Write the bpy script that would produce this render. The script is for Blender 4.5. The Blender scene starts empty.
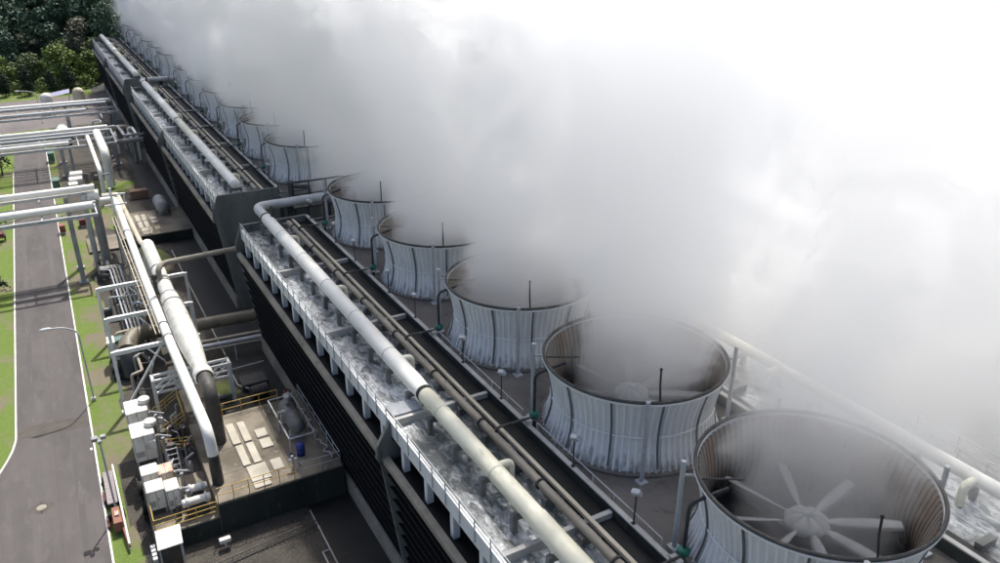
import bpy, math, random
import numpy as np
from mathutils import Vector, Matrix

random.seed(7)
R = math.radians
PI = math.pi
sc = bpy.context.scene
col = sc.collection

# ------------------------------------------------------------------ helpers
class MB:
    """collects shapes and links them as ONE mesh object"""
    def __init__(s):
        s.v = []; s.f = []; s.m = []; s.sm = []
    def add(s, vs, fs, mi=0, smooth=False):
        b = len(s.v); s.v.extend([tuple(p) for p in vs])
        for f in fs:
            s.f.append([b + i for i in f]); s.m.append(mi); s.sm.append(smooth)
    def box(s, x0, x1, y0, y1, z0, z1, mi=0):
        v = [(x0,y0,z0),(x1,y0,z0),(x1,y1,z0),(x0,y1,z0),(x0,y0,z1),(x1,y0,z1),(x1,y1,z1),(x0,y1,z1)]
        s.add(v, [(3,2,1,0),(4,5,6,7),(0,1,5,4),(1,2,6,5),(2,3,7,6),(3,0,4,7)], mi)
        return s
    def bbox(s, x0, x1, y0, y1, z0, z1, b=0.03, mi=0):
        """box with chamfered edges"""
        xs = [(x0, x0+b, x1-b, x1), (y0, y0+b, y1-b, y1), (z0, z0+b, z1-b, z1)]
        X, Y, Z = xs
        v = []
        idx = {}
        for i in (0,1):
            for j in (0,1):
                for k in (0,1):
                    xo, xi = (X[0],X[1]) if i==0 else (X[3],X[2])
                    yo, yi = (Y[0],Y[1]) if j==0 else (Y[3],Y[2])
                    zo, zi = (Z[0],Z[1]) if k==0 else (Z[3],Z[2])
                    for t, p in enumerate(((xo,yi,zi),(xi,yo,zi),(xi,yi,zo))):
                        idx[i,j,k,t] = len(v); v.append(p)
        f = []
        def I(i,j,k,t): return idx[i,j,k,t]
        for i in (0,1):
            q = [I(i,0,0,0),I(i,1,0,0),I(i,1,1,0),I(i,0,1,0)]
            f.append(q if i else q[::-1])
            q = [I(0,i,0,1),I(1,i,0,1),I(1,i,1,1),I(0,i,1,1)]
            f.append(q[::-1] if i else q)
            q = [I(0,0,i,2),I(1,0,i,2),I(1,1,i,2),I(0,1,i,2)]
            f.append(q if i else q[::-1])
        for i in (0,1):
            for j in (0,1):
                for k in (0,1):
                    q = [I(i,j,k,0),I(i,j,k,1),I(i,j,k,2)]
                    f.append(q if (i+j+k) % 2 else q[::-1])
        for a in (0,1):
            for b_ in (0,1):
                q = [I(0,a,b_,1),I(1,a,b_,1),I(1,a,b_,2),I(0,a,b_,2)]
                f.append(q if (a+b_) % 2 == 0 else q[::-1])
                q = [I(a,0,b_,0),I(a,1,b_,0),I(a,1,b_,2),I(a,0,b_,2)]
                f.append(q[::-1] if (a+b_) % 2 == 0 else q)
                q = [I(a,b_,0,0),I(a,b_,1,0),I(a,b_,1,1),I(a,b_,0,1)]
                f.append(q if (a+b_) % 2 == 0 else q[::-1])
        s.add(v, f, mi)
        return s
    def bar(s, p0, p1, w, h=None, mi=0, up=(0,0,1)):
        """rectangular bar from p0 to p1"""
        h = w if h is None else h
        p0 = Vector(p0); p1 = Vector(p1); d = (p1-p0).normalized(); u = Vector(up)
        if abs(d.dot(u)) > .98: u = Vector((0,1,0))
        a = d.cross(u).normalized(); b = a.cross(d)
        v = []
        for p in (p0, p1):
            for i, j in ((-1,-1),(1,-1),(1,1),(-1,1)):
                v.append(p + a*(i*w/2) + b*(j*h/2))
        s.add(v, [(3,2,1,0),(4,5,6,7),(0,1,5,4),(1,2,6,5),(2,3,7,6),(3,0,4,7)], mi)
        return s
    def tube(s, pts, r, n=12, mi=0, caps=True, bend=0.0):
        """round tube along a path; r number or list; bend = corner radius"""
        P = [Vector(p) for p in pts]
        rs = list(r) if isinstance(r, (list, tuple)) else None
        if bend > 0 and len(P) > 2:
            Q = [P[0]]
            for i in range(1, len(P)-1):
                a, b, c = P[i-1], P[i], P[i+1]
                l = min(bend, (a-b).length*.49, (c-b).length*.49)
                s0 = b + (a-b).normalized()*l; s1 = b + (c-b).normalized()*l
                for t in np.linspace(0, 1, 7):
                    t = float(t)
                    Q.append(s0*(1-t)**2 + b*2*t*(1-t) + s1*t*t)
            Q.append(P[-1]); P = Q; rs = None if rs is None else [rs[0]]*len(Q)
        if rs is None:
            rr = r if not isinstance(r, (list, tuple)) else r[0]
            rs = [rr]*len(P)
        N = len(P); V = []
        T = []
        for i in range(N):
            a = P[max(i-1,0)]; b = P[min(i+1,N-1)]
            t = (b-a)
            T.append(t.normalized() if t.length > 1e-6 else (T[-1] if T else Vector((0,0,1))))
        u = Vector((0,0,1)) if abs(T[0].z) < .9 else Vector((0,1,0))
        for i in range(N):
            t = T[i]
            a = (u - t*u.dot(t))
            if a.length < 1e-4: a = t.orthogonal()
            a.normalize(); u = a; b = t.cross(a)
            for k in range(n):
                an = 2*PI*k/n
                V.append(P[i] + (a*math.cos(an) + b*math.sin(an))*rs[i])
        F = []
        for i in range(N-1):
            for k in range(n):
                k2 = (k+1) % n
                F.append((i*n+k, i*n+k2, (i+1)*n+k2, (i+1)*n+k))
        s.add(V, F, mi, True)
        if caps:
            s.add(V[:n], [tuple(range(n))[::-1]], mi); s.add(V[-n:], [tuple(range(n))], mi)
        return s
    def lathe(s, prof, c=(0,0,0), n=32, mi=0, smooth=True, axis='z', cap0=False, cap1=False):
        """prof: list of (r, h); axis z, x or y"""
        V = []
        for r, h in prof:
            for k in range(n):
                a = 2*PI*k/n; x, y, z = r*math.cos(a), r*math.sin(a), h
                if axis == 'x': x, y, z = h, x, y
                elif axis == 'y': x, y, z = y, h, x
                V.append((c[0]+x, c[1]+y, c[2]+z))
        F = []
        for i in range(len(prof)-1):
            for k in range(n):
                k2 = (k+1) % n
                F.append((i*n+k, i*n+k2, (i+1)*n+k2, (i+1)*n+k))
        s.add(V, F, mi, smooth)
        if cap0: s.add(V[:n], [tuple(range(n))[::-1]], mi)
        if cap1: s.add(V[-n:], [tuple(range(n))], mi)
        return s
    def prism(s, poly, y0, y1, mi=0):
        """polygon in (x,z) extruded along y"""
        n = len(poly)
        area = sum(poly[i][0]*poly[(i+1)%n][1]-poly[(i+1)%n][0]*poly[i][1] for i in range(n))
        if area < 0: poly = poly[::-1]
        v = [(x,y0,z) for x,z in poly] + [(x,y1,z) for x,z in poly]
        f = [tuple(range(n)), tuple(range(2*n-1, n-1, -1))]
        for i in range(n):
            j = (i+1) % n
            f.append((j, i, n+i, n+j))
        s.add(v, f, mi)
        return s
    def build(s, name, mats, parent=None, origin=(0,0,0), loc=None):
        me = bpy.data.meshes.new(name)
        o3 = Vector(origin)
        me.from_pydata([tuple(Vector(p)-o3) for p in s.v], [], s.f)
        if not isinstance(mats, (list, tuple)): mats = [mats]
        for m in mats: me.materials.append(m)
        me.polygons.foreach_set('material_index', s.m)
        me.polygons.foreach_set('use_smooth', s.sm)
        me.update()
        o = bpy.data.objects.new(name, me); col.objects.link(o)
        if parent is not None: o.parent = parent
        else: o.location = origin
        if loc is not None: o.location = loc
        return o

def tag(o, label=None, cat=None, group=None, kind=None):
    if label: o['label'] = label
    if cat: o['category'] = cat
    if group: o['group'] = group
    if kind: o['kind'] = kind
    return o

def empty(name, loc, label, cat, group=None):
    o = bpy.data.objects.new(name, None); col.objects.link(o)
    o.location = loc; o.empty_display_size = .5
    return tag(o, label, cat, group)

def copy_tree(o, parent=None):
    c = o.copy(); col.objects.link(c)
    if parent is not None: c.parent = parent
    for ch in list(o.children): copy_tree(ch, c)
    return c

# ------------------------------------------------------------------ materials
def newmat(name):
    m = bpy.data.materials.new(name); m.use_nodes = True
    nt = m.node_tree; nt.nodes.clear()
    out = nt.nodes.new('ShaderNodeOutputMaterial')
    b = nt.nodes.new('ShaderNodeBsdfPrincipled')
    nt.links.new(b.outputs[0], out.inputs[0])
    return m, nt, b

def ramp(nt, fac, stops):
    r = nt.nodes.new('ShaderNodeValToRGB'); e = r.color_ramp.elements
    while len(e) < len(stops): e.new(.5)
    for i, (p, c) in enumerate(stops):
        e[i].position = p; e[i].color = (c[0], c[1], c[2], 1) if hasattr(c, '__len__') else (c, c, c, 1)
    nt.links.new(fac, r.inputs[0]); return r.outputs[0]

def noise(nt, vec, scale, detail=4, rough=.55, dist=0):
    n = nt.nodes.new('ShaderNodeTexNoise'); n.inputs['Scale'].default_value = scale
    n.inputs['Detail'].default_value = detail; n.inputs['Roughness'].default_value = rough
    n.inputs['Distortion'].default_value = dist
    if vec is not None: nt.links.new(vec, n.inputs['Vector'])
    return n

def mixc(nt, fac, a, b):
    m = nt.nodes.new('ShaderNodeMix'); m.data_type = 'RGBA'
    for s, val in ((0, fac), (6, a), (7, b)):
        if hasattr(val, 'is_output'): nt.links.new(val, m.inputs[s])
        elif s == 0: m.inputs[0].default_value = val
        else: m.inputs[s].default_value = (*val, 1)
    return m.outputs[2]

def objvec(nt, scale=(1,1,1)):
    t = nt.nodes.new('ShaderNodeTexCoord')
    mp = nt.nodes.new('ShaderNodeMapping'); mp.inputs['Scale'].default_value = scale
    nt.links.new(t.outputs['Object'], mp.inputs[0])
    return mp.outputs[0]

def worn(name, c1, c2, c3=None, scale=.8, scale3=3.0, lo=.38, hi=.65, lo3=.58, hi3=.72, rough=.6, bump=0.0,
         bscale=12, metal=0, stretch=(1,1,1), spec=.4):
    """base colour c1, broad patches of c2, and spots of c3"""
    m, nt, b = newmat(name)
    v = objvec(nt, stretch)
    n1 = noise(nt, v, scale, 5, .6)
    c = mixc(nt, ramp(nt, n1.outputs[0], [(lo, 0), (hi, 1)]), c1, c2)
    if c3 is not None:
        n3 = noise(nt, v, scale3, 6, .65, .4)
        c = mixc(nt, ramp(nt, n3.outputs[0], [(lo3, 0), (hi3, 1)]), c, c3)
    nt.links.new(c, b.inputs['Base Color'])
    b.inputs['Roughness'].default_value = rough; b.inputs['Metallic'].default_value = metal
    b.inputs['Specular IOR Level'].default_value = spec
    if bump:
        nb = noise(nt, v, bscale, 5, .6)
        bp = nt.nodes.new('ShaderNodeBump'); bp.inputs['Strength'].default_value = bump; bp.inputs['Distance'].default_value = .05
        nt.links.new(nb.outputs[0], bp.inputs['Height']); nt.links.new(bp.outputs[0], b.inputs['Normal'])
    return m

M = {}
M['asphalt'] = worn('asphalt', (.105,.094,.09), (.07,.063,.061), (.122,.11,.106), .3, 1.3, rough=.9, bump=.25, bscale=25, stretch=(1,.3,1), lo=.35, hi=.7, lo3=.5, hi3=.8)
M['track'] = worn('tyre_polished_asphalt', (.093,.083,.08), (.066,.059,.057), (.116,.105,.1), .3, 1.6, rough=.75, stretch=(1,.15,1))
M['asphalt_patch'] = worn('asphalt_patch', (.1,.087,.075), (.075,.065,.055), None, 1.2, rough=.95, bump=.6, bscale=20)
M['plaza'] = worn('plaza_paving', (.17,.15,.145), (.12,.108,.107), (.21,.19,.18), .12, 1.5, rough=.9, bump=.3)
M['kerb'] = worn('kerb_paint', (.72,.7,.66), (.52,.5,.46), (.3,.28,.25), .8, 5, rough=.7, lo3=.62, hi3=.75)
M['gravel'] = worn('gravel', (.075,.067,.055), (.04,.036,.03), (.135,.12,.1), .4, 7, rough=1, bump=1.0, bscale=9, lo3=.5, hi3=.72)
M['pit'] = worn('black_floor_shade', (.018,.019,.019), (.011,.012,.012), (.04,.039,.036), .4, 2, rough=.6)  # near-black colour painting the shade beside the blocks
M['soil'] = worn('soil', (.09,.085,.06), (.05,.055,.035), (.14,.13,.09), .15, 2.2, rough=1, bump=.6, bscale=5)
M['concrete'] = worn('concrete_pale', (.5,.49,.46), (.38,.37,.345), (.22,.215,.2), .5, 2.4, rough=.85, bump=.25, lo3=.6, hi3=.78)
M['stub'] = worn('wet_stub_concrete', (.2,.2,.19), (.12,.12,.115), (.32,.31,.29), .6, 3, rough=.8)
M['parapet'] = worn('parapet_paint', (.82,.82,.81), (.68,.68,.67), (.25,.25,.23), .7, 2.2, rough=.75, bump=.2, lo3=.62, hi3=.78, stretch=(1,1,.35))
M['concrete_dark'] = worn('concrete_shade_dark', (.03,.037,.034), (.015,.02,.018), (.06,.067,.06), .5, 2.0, rough=.8, bump=.35, stretch=(1,1,.3))  # concrete with shade worked into a very dark base colour
M['deck'] = worn('deck_concrete', (.165,.152,.138), (.105,.097,.088), (.055,.051,.047), .28, 1.1, rough=.85, bump=.3, lo3=.55, hi3=.75)
M['slab'] = worn('slab_concrete', (.25,.215,.165), (.105,.09,.066), (.33,.29,.23), .32, 1.3, rough=.9, bump=.25)
M['pad'] = worn('pad_concrete', (.5,.46,.38), (.38,.35,.28), (.4,.36,.3), .6, 2.5, rough=.85, bump=.2)
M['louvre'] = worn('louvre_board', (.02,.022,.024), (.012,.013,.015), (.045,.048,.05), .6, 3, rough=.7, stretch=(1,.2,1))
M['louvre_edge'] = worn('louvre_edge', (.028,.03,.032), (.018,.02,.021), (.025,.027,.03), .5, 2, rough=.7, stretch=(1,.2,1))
M['wall_wet'] = worn('wet_end_wall', (.17,.178,.172), (.105,.113,.108), (.045,.051,.048), .5, 1.6, rough=.75, bump=.3, stretch=(1,1,.3))
M['fill'] = worn('wet_fill_and_shade', (.006,.007,.008), (.003,.004,.005), None, 1, rough=.5)  # black of the wet fill, also used to paint shade in recess and void
M['ledge'] = worn('ledge_concrete', (.34,.31,.25), (.22,.2,.16), (.13,.12,.1), .35, 2, rough=.85, bump=.2)
M['white_pipe'] = worn('white_pipe_paint', (.84,.825,.765), (.74,.72,.66), (.4,.39,.33), .35, 1.8, rough=.5, stretch=(1,.4,1), lo3=.62, hi3=.8)
M['fat_pipe'] = worn('fat_pipe_cladding', (.64,.625,.57), (.52,.5,.45), (.26,.25,.22), .5, 1.6, rough=.55, lo3=.55, hi3=.75)
M['yellow_pipe'] = worn('aged_pipe_paint', (.76,.735,.6), (.64,.615,.47), (.4,.39,.28), .35, 1.6, rough=.5, stretch=(1,.4,1), lo3=.55, hi3=.75)
M['cream_pipe'] = worn('cream_pipe_paint', (.62,.55,.42), (.48,.42,.31), (.3,.26,.2), .5, 2, rough=.5, stretch=(1,.4,1))
M['brown_pipe'] = worn('brown_pipe_paint', (.36,.32,.26), (.27,.24,.19), (.14,.125,.1), .4, 2.2, rough=.5, stretch=(1,.4,1))
M['duct'] = worn('tan_duct', (.21,.185,.13), (.14,.125,.09), (.07,.063,.046), .4, 1.6, rough=.5)
M['grey_steel'] = worn('grey_steel', (.34,.34,.34), (.25,.25,.25), (.16,.15,.14), .6, 4, rough=.5)
M['galv'] = worn('galvanised', (.5,.51,.52), (.4,.41,.42), (.27,.27,.27), .8, 4, rough=.45, metal=.1)
M['white_steel'] = worn('white_steel_paint', (.8,.8,.78), (.68,.68,.66), (.3,.27,.22), .6, 4, rough=.45, lo3=.6, hi3=.75)
M['black_pipe'] = worn('black_pipe_shade', (.03,.03,.032), (.05,.05,.05), (.09,.085,.08), .8, 4, rough=.45)
M['green_valve'] = worn('green_valve_paint', (.03,.18,.12), (.025,.14,.095), None, 2, rough=.4)
M['dark_tank'] = worn('dark_tank_paint', (.15,.155,.15), (.1,.105,.1), (.24,.24,.22), .7, 3, rough=.5)
M['green_cab'] = worn('green_cabinet_paint', (.1,.19,.16), (.08,.15,.125), (.06,.1,.08), 1, 4, rough=.5)
M['yellow'] = worn('yellow_paint', (.62,.42,.09), (.5,.33,.07), (.25,.13,.05), 1, 3, rough=.5)
M['red'] = worn('red_paint', (.14,.035,.035), (.1,.03,.03), None, 1, rough=.5)
M['orange'] = worn('orange_paint', (.24,.08,.045), (.18,.065,.04), (.11,.07,.055), 1.2, 5, rough=.55)
M['rubber'] = worn('rubber', (.018,.018,.018), (.028,.027,.025), None, 3, rough=.8)
M['white_box'] = worn('white_cabinet_paint', (.72,.7,.65), (.58,.555,.5), (.34,.27,.19), .7, 2.6, rough=.55, lo3=.58, hi3=.76, stretch=(1,1,.4))
M['rusty_box'] = worn('rusty_cabinet_paint', (.6,.52,.43), (.45,.28,.17), (.28,.12,.06), .9, 3, rough=.65, lo3=.55, hi3=.68)
M['dark_machine'] = worn('dark_machinery', (.05,.05,.05), (.08,.075,.07), (.14,.11,.08), 1.5, 5, rough=.6)
M['lavender'] = worn('lavender_sheet', (.3,.3,.42), (.25,.25,.37), None, .5, rough=.5)
M['blue'] = worn('blue_paint', (.03,.05,.25), (.025,.04,.18), None, 1, rough=.5)
M['planks'] = worn('grey_planks', (.3,.26,.25), (.24,.2,.2), (.16,.13,.13), .8, 3, rough=.8, stretch=(4,.3,1))
M['brown_wall'] = worn('brown_rust', (.25,.16,.11), (.18,.11,.08), None, 1, rough=.8)

def grass_mat(name, bare):
    m, nt, b = newmat(name); v = objvec(nt)
    n1 = noise(nt, v, .22, 5, .65, .3); n2 = noise(nt, v, 2.2, 6, .7); n3 = noise(nt, v, 14, 3, .6)
    g = mixc(nt, ramp(nt, n2.outputs[0], [(.32, 0), (.68, 1)]), (.075,.155,.026), (.13,.2,.048))
    g = mixc(nt, ramp(nt, n3.outputs[0], [(.4, 0), (.7, 1)]), g, (.2,.22,.07))
    c = mixc(nt, ramp(nt, n1.outputs[0], [(bare, 0), (bare+.14, 1)]), g, (.19,.165,.115))
    nt.links.new(c, b.inputs['Base Color']); b.inputs['Roughness'].default_value = 1
    b.inputs['Specular IOR Level'].default_value = .1
    bp = nt.nodes.new('ShaderNodeBump'); bp.inputs['Strength'].default_value = .9; bp.inputs['Distance'].default_value = .08
    nt.links.new(n3.outputs[0], bp.inputs['Height']); nt.links.new(bp.outputs[0], b.inputs['Normal'])
    return m
M['grass'] = grass_mat('lawn_grass', .5)
M['grass_thin'] = grass_mat('thin_grass', .43)

def shroud_mat(name, c1, c2, dirt, zlo, zhi, rust=None):
    """white corrugated sheet with vertical streaks and an algae line of uneven height round the foot"""
    m, nt, b = newmat(name)
    t = nt.nodes.new('ShaderNodeTexCoord'); sep = nt.nodes.new('ShaderNodeSeparateXYZ'); nt.links.new(t.outputs['Object'], sep.inputs[0])
    v1 = objvec(nt, (1,1,.12)); v2 = objvec(nt, (1,1,.5))
    st = noise(nt, v1, 3.2, 5, .6); br = noise(nt, v2, .6, 4, .6)
    c = mixc(nt, ramp(nt, st.outputs[0], [(.4, 0), (.8, 1)]), c1, c2)
    c = mixc(nt, ramp(nt, br.outputs[0], [(.55, 0), (.85, 1)]), c, tuple(x*.87 for x in c2))
    # algae: z + streak noise
    a = nt.nodes.new('ShaderNodeMath'); a.operation = 'MULTIPLY_ADD'; a.inputs[1].default_value = -2.9
    st2 = noise(nt, v1, 5.0, 4, .6)
    nt.links.new(st2.outputs[0], a.inputs[0]); nt.links.new(sep.outputs[2], a.inputs[2])
    mr = nt.nodes.new('ShaderNodeMapRange'); mr.inputs[1].default_value = zlo-1.3; mr.inputs[2].default_value = zhi-1.3
    mr.inputs[3].default_value = 1; mr.inputs[4].default_value = 0; nt.links.new(a.outputs[0], mr.inputs[0])
    c = mixc(nt, mr.outputs[0], c, dirt)
    if rust:
        rn = noise(nt, objvec(nt, (1,1,.25)), .5, 3, .5)
        c = mixc(nt, ramp(nt, rn.outputs[0], [(.4, 0), (.62, .9)]), c, rust)
    nt.links.new(c, b.inputs['Base Color']); b.inputs['Roughness'].default_value = .55
    return m
M['shroud'] = shroud_mat('white_corrugated_sheet', (.88,.872,.855), (.8,.792,.776), (.14,.145,.12), -.75, .55)
M['shroud_groove_shade'] = shroud_mat('white_sheet_groove_shade', (.79,.782,.766), (.69,.683,.67), (.09,.095,.08), -.6, .8)  # greyer groove flats paint crease shade with the dirt; foot algae as on the ribs
M['shroud_in'] = shroud_mat('stained_inner_sheet', (.33,.3,.265), (.23,.21,.185), (.06,.057,.053), .7, 2.6, (.25,.175,.125))
M['seam'] = worn('seam_strip', (.16,.165,.17), (.1,.1,.105), None, 1.5, rough=.6)
M['fan'] = worn('fan_paint', (.42,.42,.41), (.33,.33,.32), (.22,.21,.2), 1.0, 4, rough=.45)
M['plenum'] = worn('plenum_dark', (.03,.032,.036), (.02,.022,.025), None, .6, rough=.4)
M['rim'] = worn('rim_steel_and_shade', (.075,.07,.062), (.05,.047,.042), (.2,.18,.14), 1, 5, rough=.6)

def water_mat():
    m, nt, b = newmat('rushing_water')
    v = objvec(nt, (1,.45,1)); n1 = noise(nt, v, .28, 3, .6, 1.0); n2 = noise(nt, v, 2.6, 7, .72, .8); n3 = noise(nt, v, 8, 4, .65, .6)
    foam = nt.nodes.new('ShaderNodeMath'); foam.operation = 'MULTIPLY_ADD'; foam.inputs[1].default_value = .7
    nt.links.new(n1.outputs[0], foam.inputs[0]); nt.links.new(n2.outputs[0], foam.inputs[2])
    f = ramp(nt, foam.outputs[0], [(.73, 0), (.88, .42), (1.02, 1)])
    c = mixc(nt, f, (.1,.112,.109), (.8,.82,.82))
    nt.links.new(c, b.inputs['Base Color'])
    b.inputs['Roughness'].default_value = .22; b.inputs['Specular IOR Level'].default_value = .5
    ad = nt.nodes.new('ShaderNodeMath'); ad.operation = 'MULTIPLY_ADD'; ad.inputs[1].default_value = .4
    nt.links.new(n3.outputs[0], ad.inputs[0]); nt.links.new(n2.outputs[0], ad.inputs[2])
    bp = nt.nodes.new('ShaderNodeBump'); bp.inputs['Strength'].default_value = .8; bp.inputs['Distance'].default_value = .12
    nt.links.new(ad.outputs[0], bp.inputs['Height']); nt.links.new(bp.outputs[0], b.inputs['Normal'])
    return m
M['water'] = water_mat()

def leaf_mat(name, c1, c2, c3):
    m, nt, b = newmat(name); v = objvec(nt)
    n1 = noise(nt, v, .35, 3, .6); n2 = noise(nt, v, 2.5, 3, .6)
    c = mixc(nt, ramp(nt, n1.outputs[0], [(.35, 0), (.65, 1)]), c1, c2)
    c = mixc(nt, ramp(nt, n2.outputs[0], [(.5, 0), (.75, 1)]), c, c3)
    nt.links.new(c, b.inputs['Base Color']); b.inputs['Roughness'].default_value = .6
    b.inputs['Specular IOR Level'].default_value = .25
    return m
M['leaf_dark'] = leaf_mat('forest_leaf', (.038,.08,.055), (.065,.115,.07), (.13,.175,.11))
M['leaf_pale'] = leaf_mat('pale_leaf', (.1,.11,.075), (.16,.16,.11), (.22,.2,.15))
M['leaf_bright'] = leaf_mat('bright_leaf', (.08,.14,.03), (.16,.22,.055), (.28,.3,.1))
M['leaf_mid'] = leaf_mat('mid_leaf', (.06,.1,.03), (.1,.14,.05), (.17,.18,.08))
M['leaf_cypress'] = leaf_mat('cypress_leaf', (.01,.025,.013), (.018,.036,.018), (.03,.05,.025))
M['forest_floor'] = worn('forest_floor', (.02,.03,.018), (.012,.02,.012), None, .2, rough=1)
M['bark'] = worn('bark', (.09,.075,.06), (.05,.042,.035), None, 2, rough=.95, bump=.5)

# ------------------------------------------------------------------ camera
cam_d = bpy.data.cameras.new('camera'); cam = bpy.data.objects.new('camera', cam_d); col.objects.link(cam)
cam_d.sensor_width = 36; cam_d.lens = 36*790/1000; cam_d.clip_start = .5; cam_d.clip_end = 6000
pitch = math.atan(346/790); az = math.atan(489/(790/math.cos(pitch)))
cam.location = (0, 0, 36)
cam.rotation_euler = (PI/2 - pitch, 0, -az)
sc.camera = cam

# ------------------------------------------------------------------ light
SUN = Vector((.29, .5, 1)).normalized()
elev = math.asin(SUN.z); azim = math.atan2(SUN.x, SUN.y)
w = bpy.data.worlds.new('World'); sc.world = w; w.use_nodes = True
nt = w.node_tree; bg = nt.nodes['Background']
sky = nt.nodes.new('ShaderNodeTexSky'); sky.sky_type = 'NISHITA'; sky.sun_disc = False
sky.dust_density = 4.0; sky.air_density = 1.0; sky.sun_elevation = elev; sky.sun_rotation = azim
nt.links.new(sky.outputs[0], bg.inputs[0]); bg.inputs[1].default_value = .13
sd = bpy.data.lights.new('sun', 'SUN'); sd.energy = 4.1; sd.angle = R(.5); sd.color = (1, .97, .925)
so = bpy.data.objects.new('sun', sd); col.objects.link(so)
so.rotation_euler = SUN.to_track_quat('Z', 'Y').to_euler(); so.location = (60, 120, 200)
sc.view_settings.view_transform = 'Standard'; sc.view_settings.look = 'None'
sc.view_settings.exposure = .38; sc.view_settings.gamma = 1

# ------------------------------------------------------------------ ground
def sheet(name, poly, z, m):
    b = MB(); b.add([(x, y, z) for x, y in poly], [tuple(range(len(poly)))])
    return tag(b.build(name, m), kind='structure')
def rect(x0, x1, y0, y1): return [(x0,y0),(x1,y0),(x1,y1),(x0,y1)]
sheet('ground', rect(-3000, 3000, -600, 5000), 0, M['soil'])
sheet('lawn', rect(-40, -.9, 20, 176), .004, M['grass'])
sheet('lawn', rect(-60, 30, 176, 236), .004, M['grass'])
sheet('gravel_yard', rect(-.9, 14, 15, 185), .008, M['gravel'])
sheet('pit_shade_strip', rect(9.95, 13.3, -1, 240), .014, M['pit'])  # dark strip painting the block's shade onto the yard floor
# ragged thin grass between the road and the yard
rg = random.Random(3)
pl = [(-1.6, 56)]
for i in range(40):
    y = 56 + i*1.6; pl.append((rg.uniform(.1, 1.2), y))
pl.append((-1.6, 120))
sheet('grass_verge', pl, .012, M['grass_thin'])
for n_, (cx, cy, rx, ry) in enumerate([(3.3, 118, 2.5, 6), (8.4, 97, .9, 4), (5, 134, 3.5, 5), (8.5, 63, 1.2, 2.2), (7.9, 133, 1.5, 4), (-.9, 45.6, .5, 2.6)]):
    sheet('grass_verge', [(cx+rx*math.cos(a)*rg.uniform(.75,1.15), cy+ry*math.sin(a)*rg.uniform(.75,1.15)) for a in np.linspace(0, 2*PI, 17)[:-1]], .016+.002*n_, M['grass_thin'])
XL, XR = -7.35, -2.25
road = [(XR, 12), (XR, 178), (XL, 178), (XL, 63.4)]
for t in np.linspace(.1, 1, 8):
    road.append((XL - 2.2*t**1.6, 63.4 - 7*t))
road += [(-12, 54), (-20, 51), (-20, 12)]
sheet('road', road[::-1] if False else road, .02, M['asphalt'])
sheet('pavement', [(-60, 178), (14, 186), (14, 222), (-60, 217)], .024, M['plaza'])
sheet('pavement', [(-60, 150), (-9.2, 160), (-7.4, 178), (-60, 178)], .028, M['plaza'])
sheet('road_stain', [(-5.95+rx_*math.cos(a)+.25*math.cos(3*a), 53.3+ry_*math.sin(a)) for rx_, ry_ in ((.6,.8),) for a in np.linspace(0, 2*PI, 25)[:-1]], .025, M['asphalt_patch'])
for xs_, yw_ in ((-4.86, (30, 176)),):
    sheet('road_seam', [(xs_-.02, 30), (xs_+.02, 30), (xs_+.03, 176), (xs_-.01, 176)], .0225, M['asphalt_patch'])
for yy_ in (47.2, 56.8, 70.3, 81.5, 101, 118):
    sheet('road_crack', [(XL+.2, yy_), (XL+1.6, yy_+.25), (XL+2.9, yy_-.1), (XR-.3, yy_+.2), (XR-.3, yy_+.25), (XL+2.9, yy_-.04), (XL+1.6, yy_+.3), (XL+.2, yy_+.04)], .0235, M['asphalt_patch'])
for xa_ in (-6.3, -3.55):
    sheet('tyre_track', [(xa_-.22, 30), (xa_+.22, 30), (xa_+.22, 176), (xa_-.22, 176)], .0215, M['track'])
sheet('road_patch', [(XL+.1, 63.2), (XR-.05, 62.6), (XR-.05, 64.3), (XL+.1, 65)], .026, M['asphalt_patch'])
k = MB()
k.box(XR, XR+.13, 12, 178, 0, .12)
tag(k.build('kerb', M['kerb']), kind='structure')
k = MB(); k.box(XL-.13, XL, 63.4, 150, 0, .12)
pp = [(XL, 63.4)] + [(XL - 2.2*t**1.6, 63.4 - 7*t) for t in np.linspace(.1, 1, 8)] + [(-12, 54), (-20, 51)]
for a, b_ in zip(pp[:-1], pp[1:]): k.bar((a[0]-.06, a[1], .06), (b_[0]-.06, b_[1], .06), .13, .12)
tag(k.build('kerb', M['kerb']), kind='structure')

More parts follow.
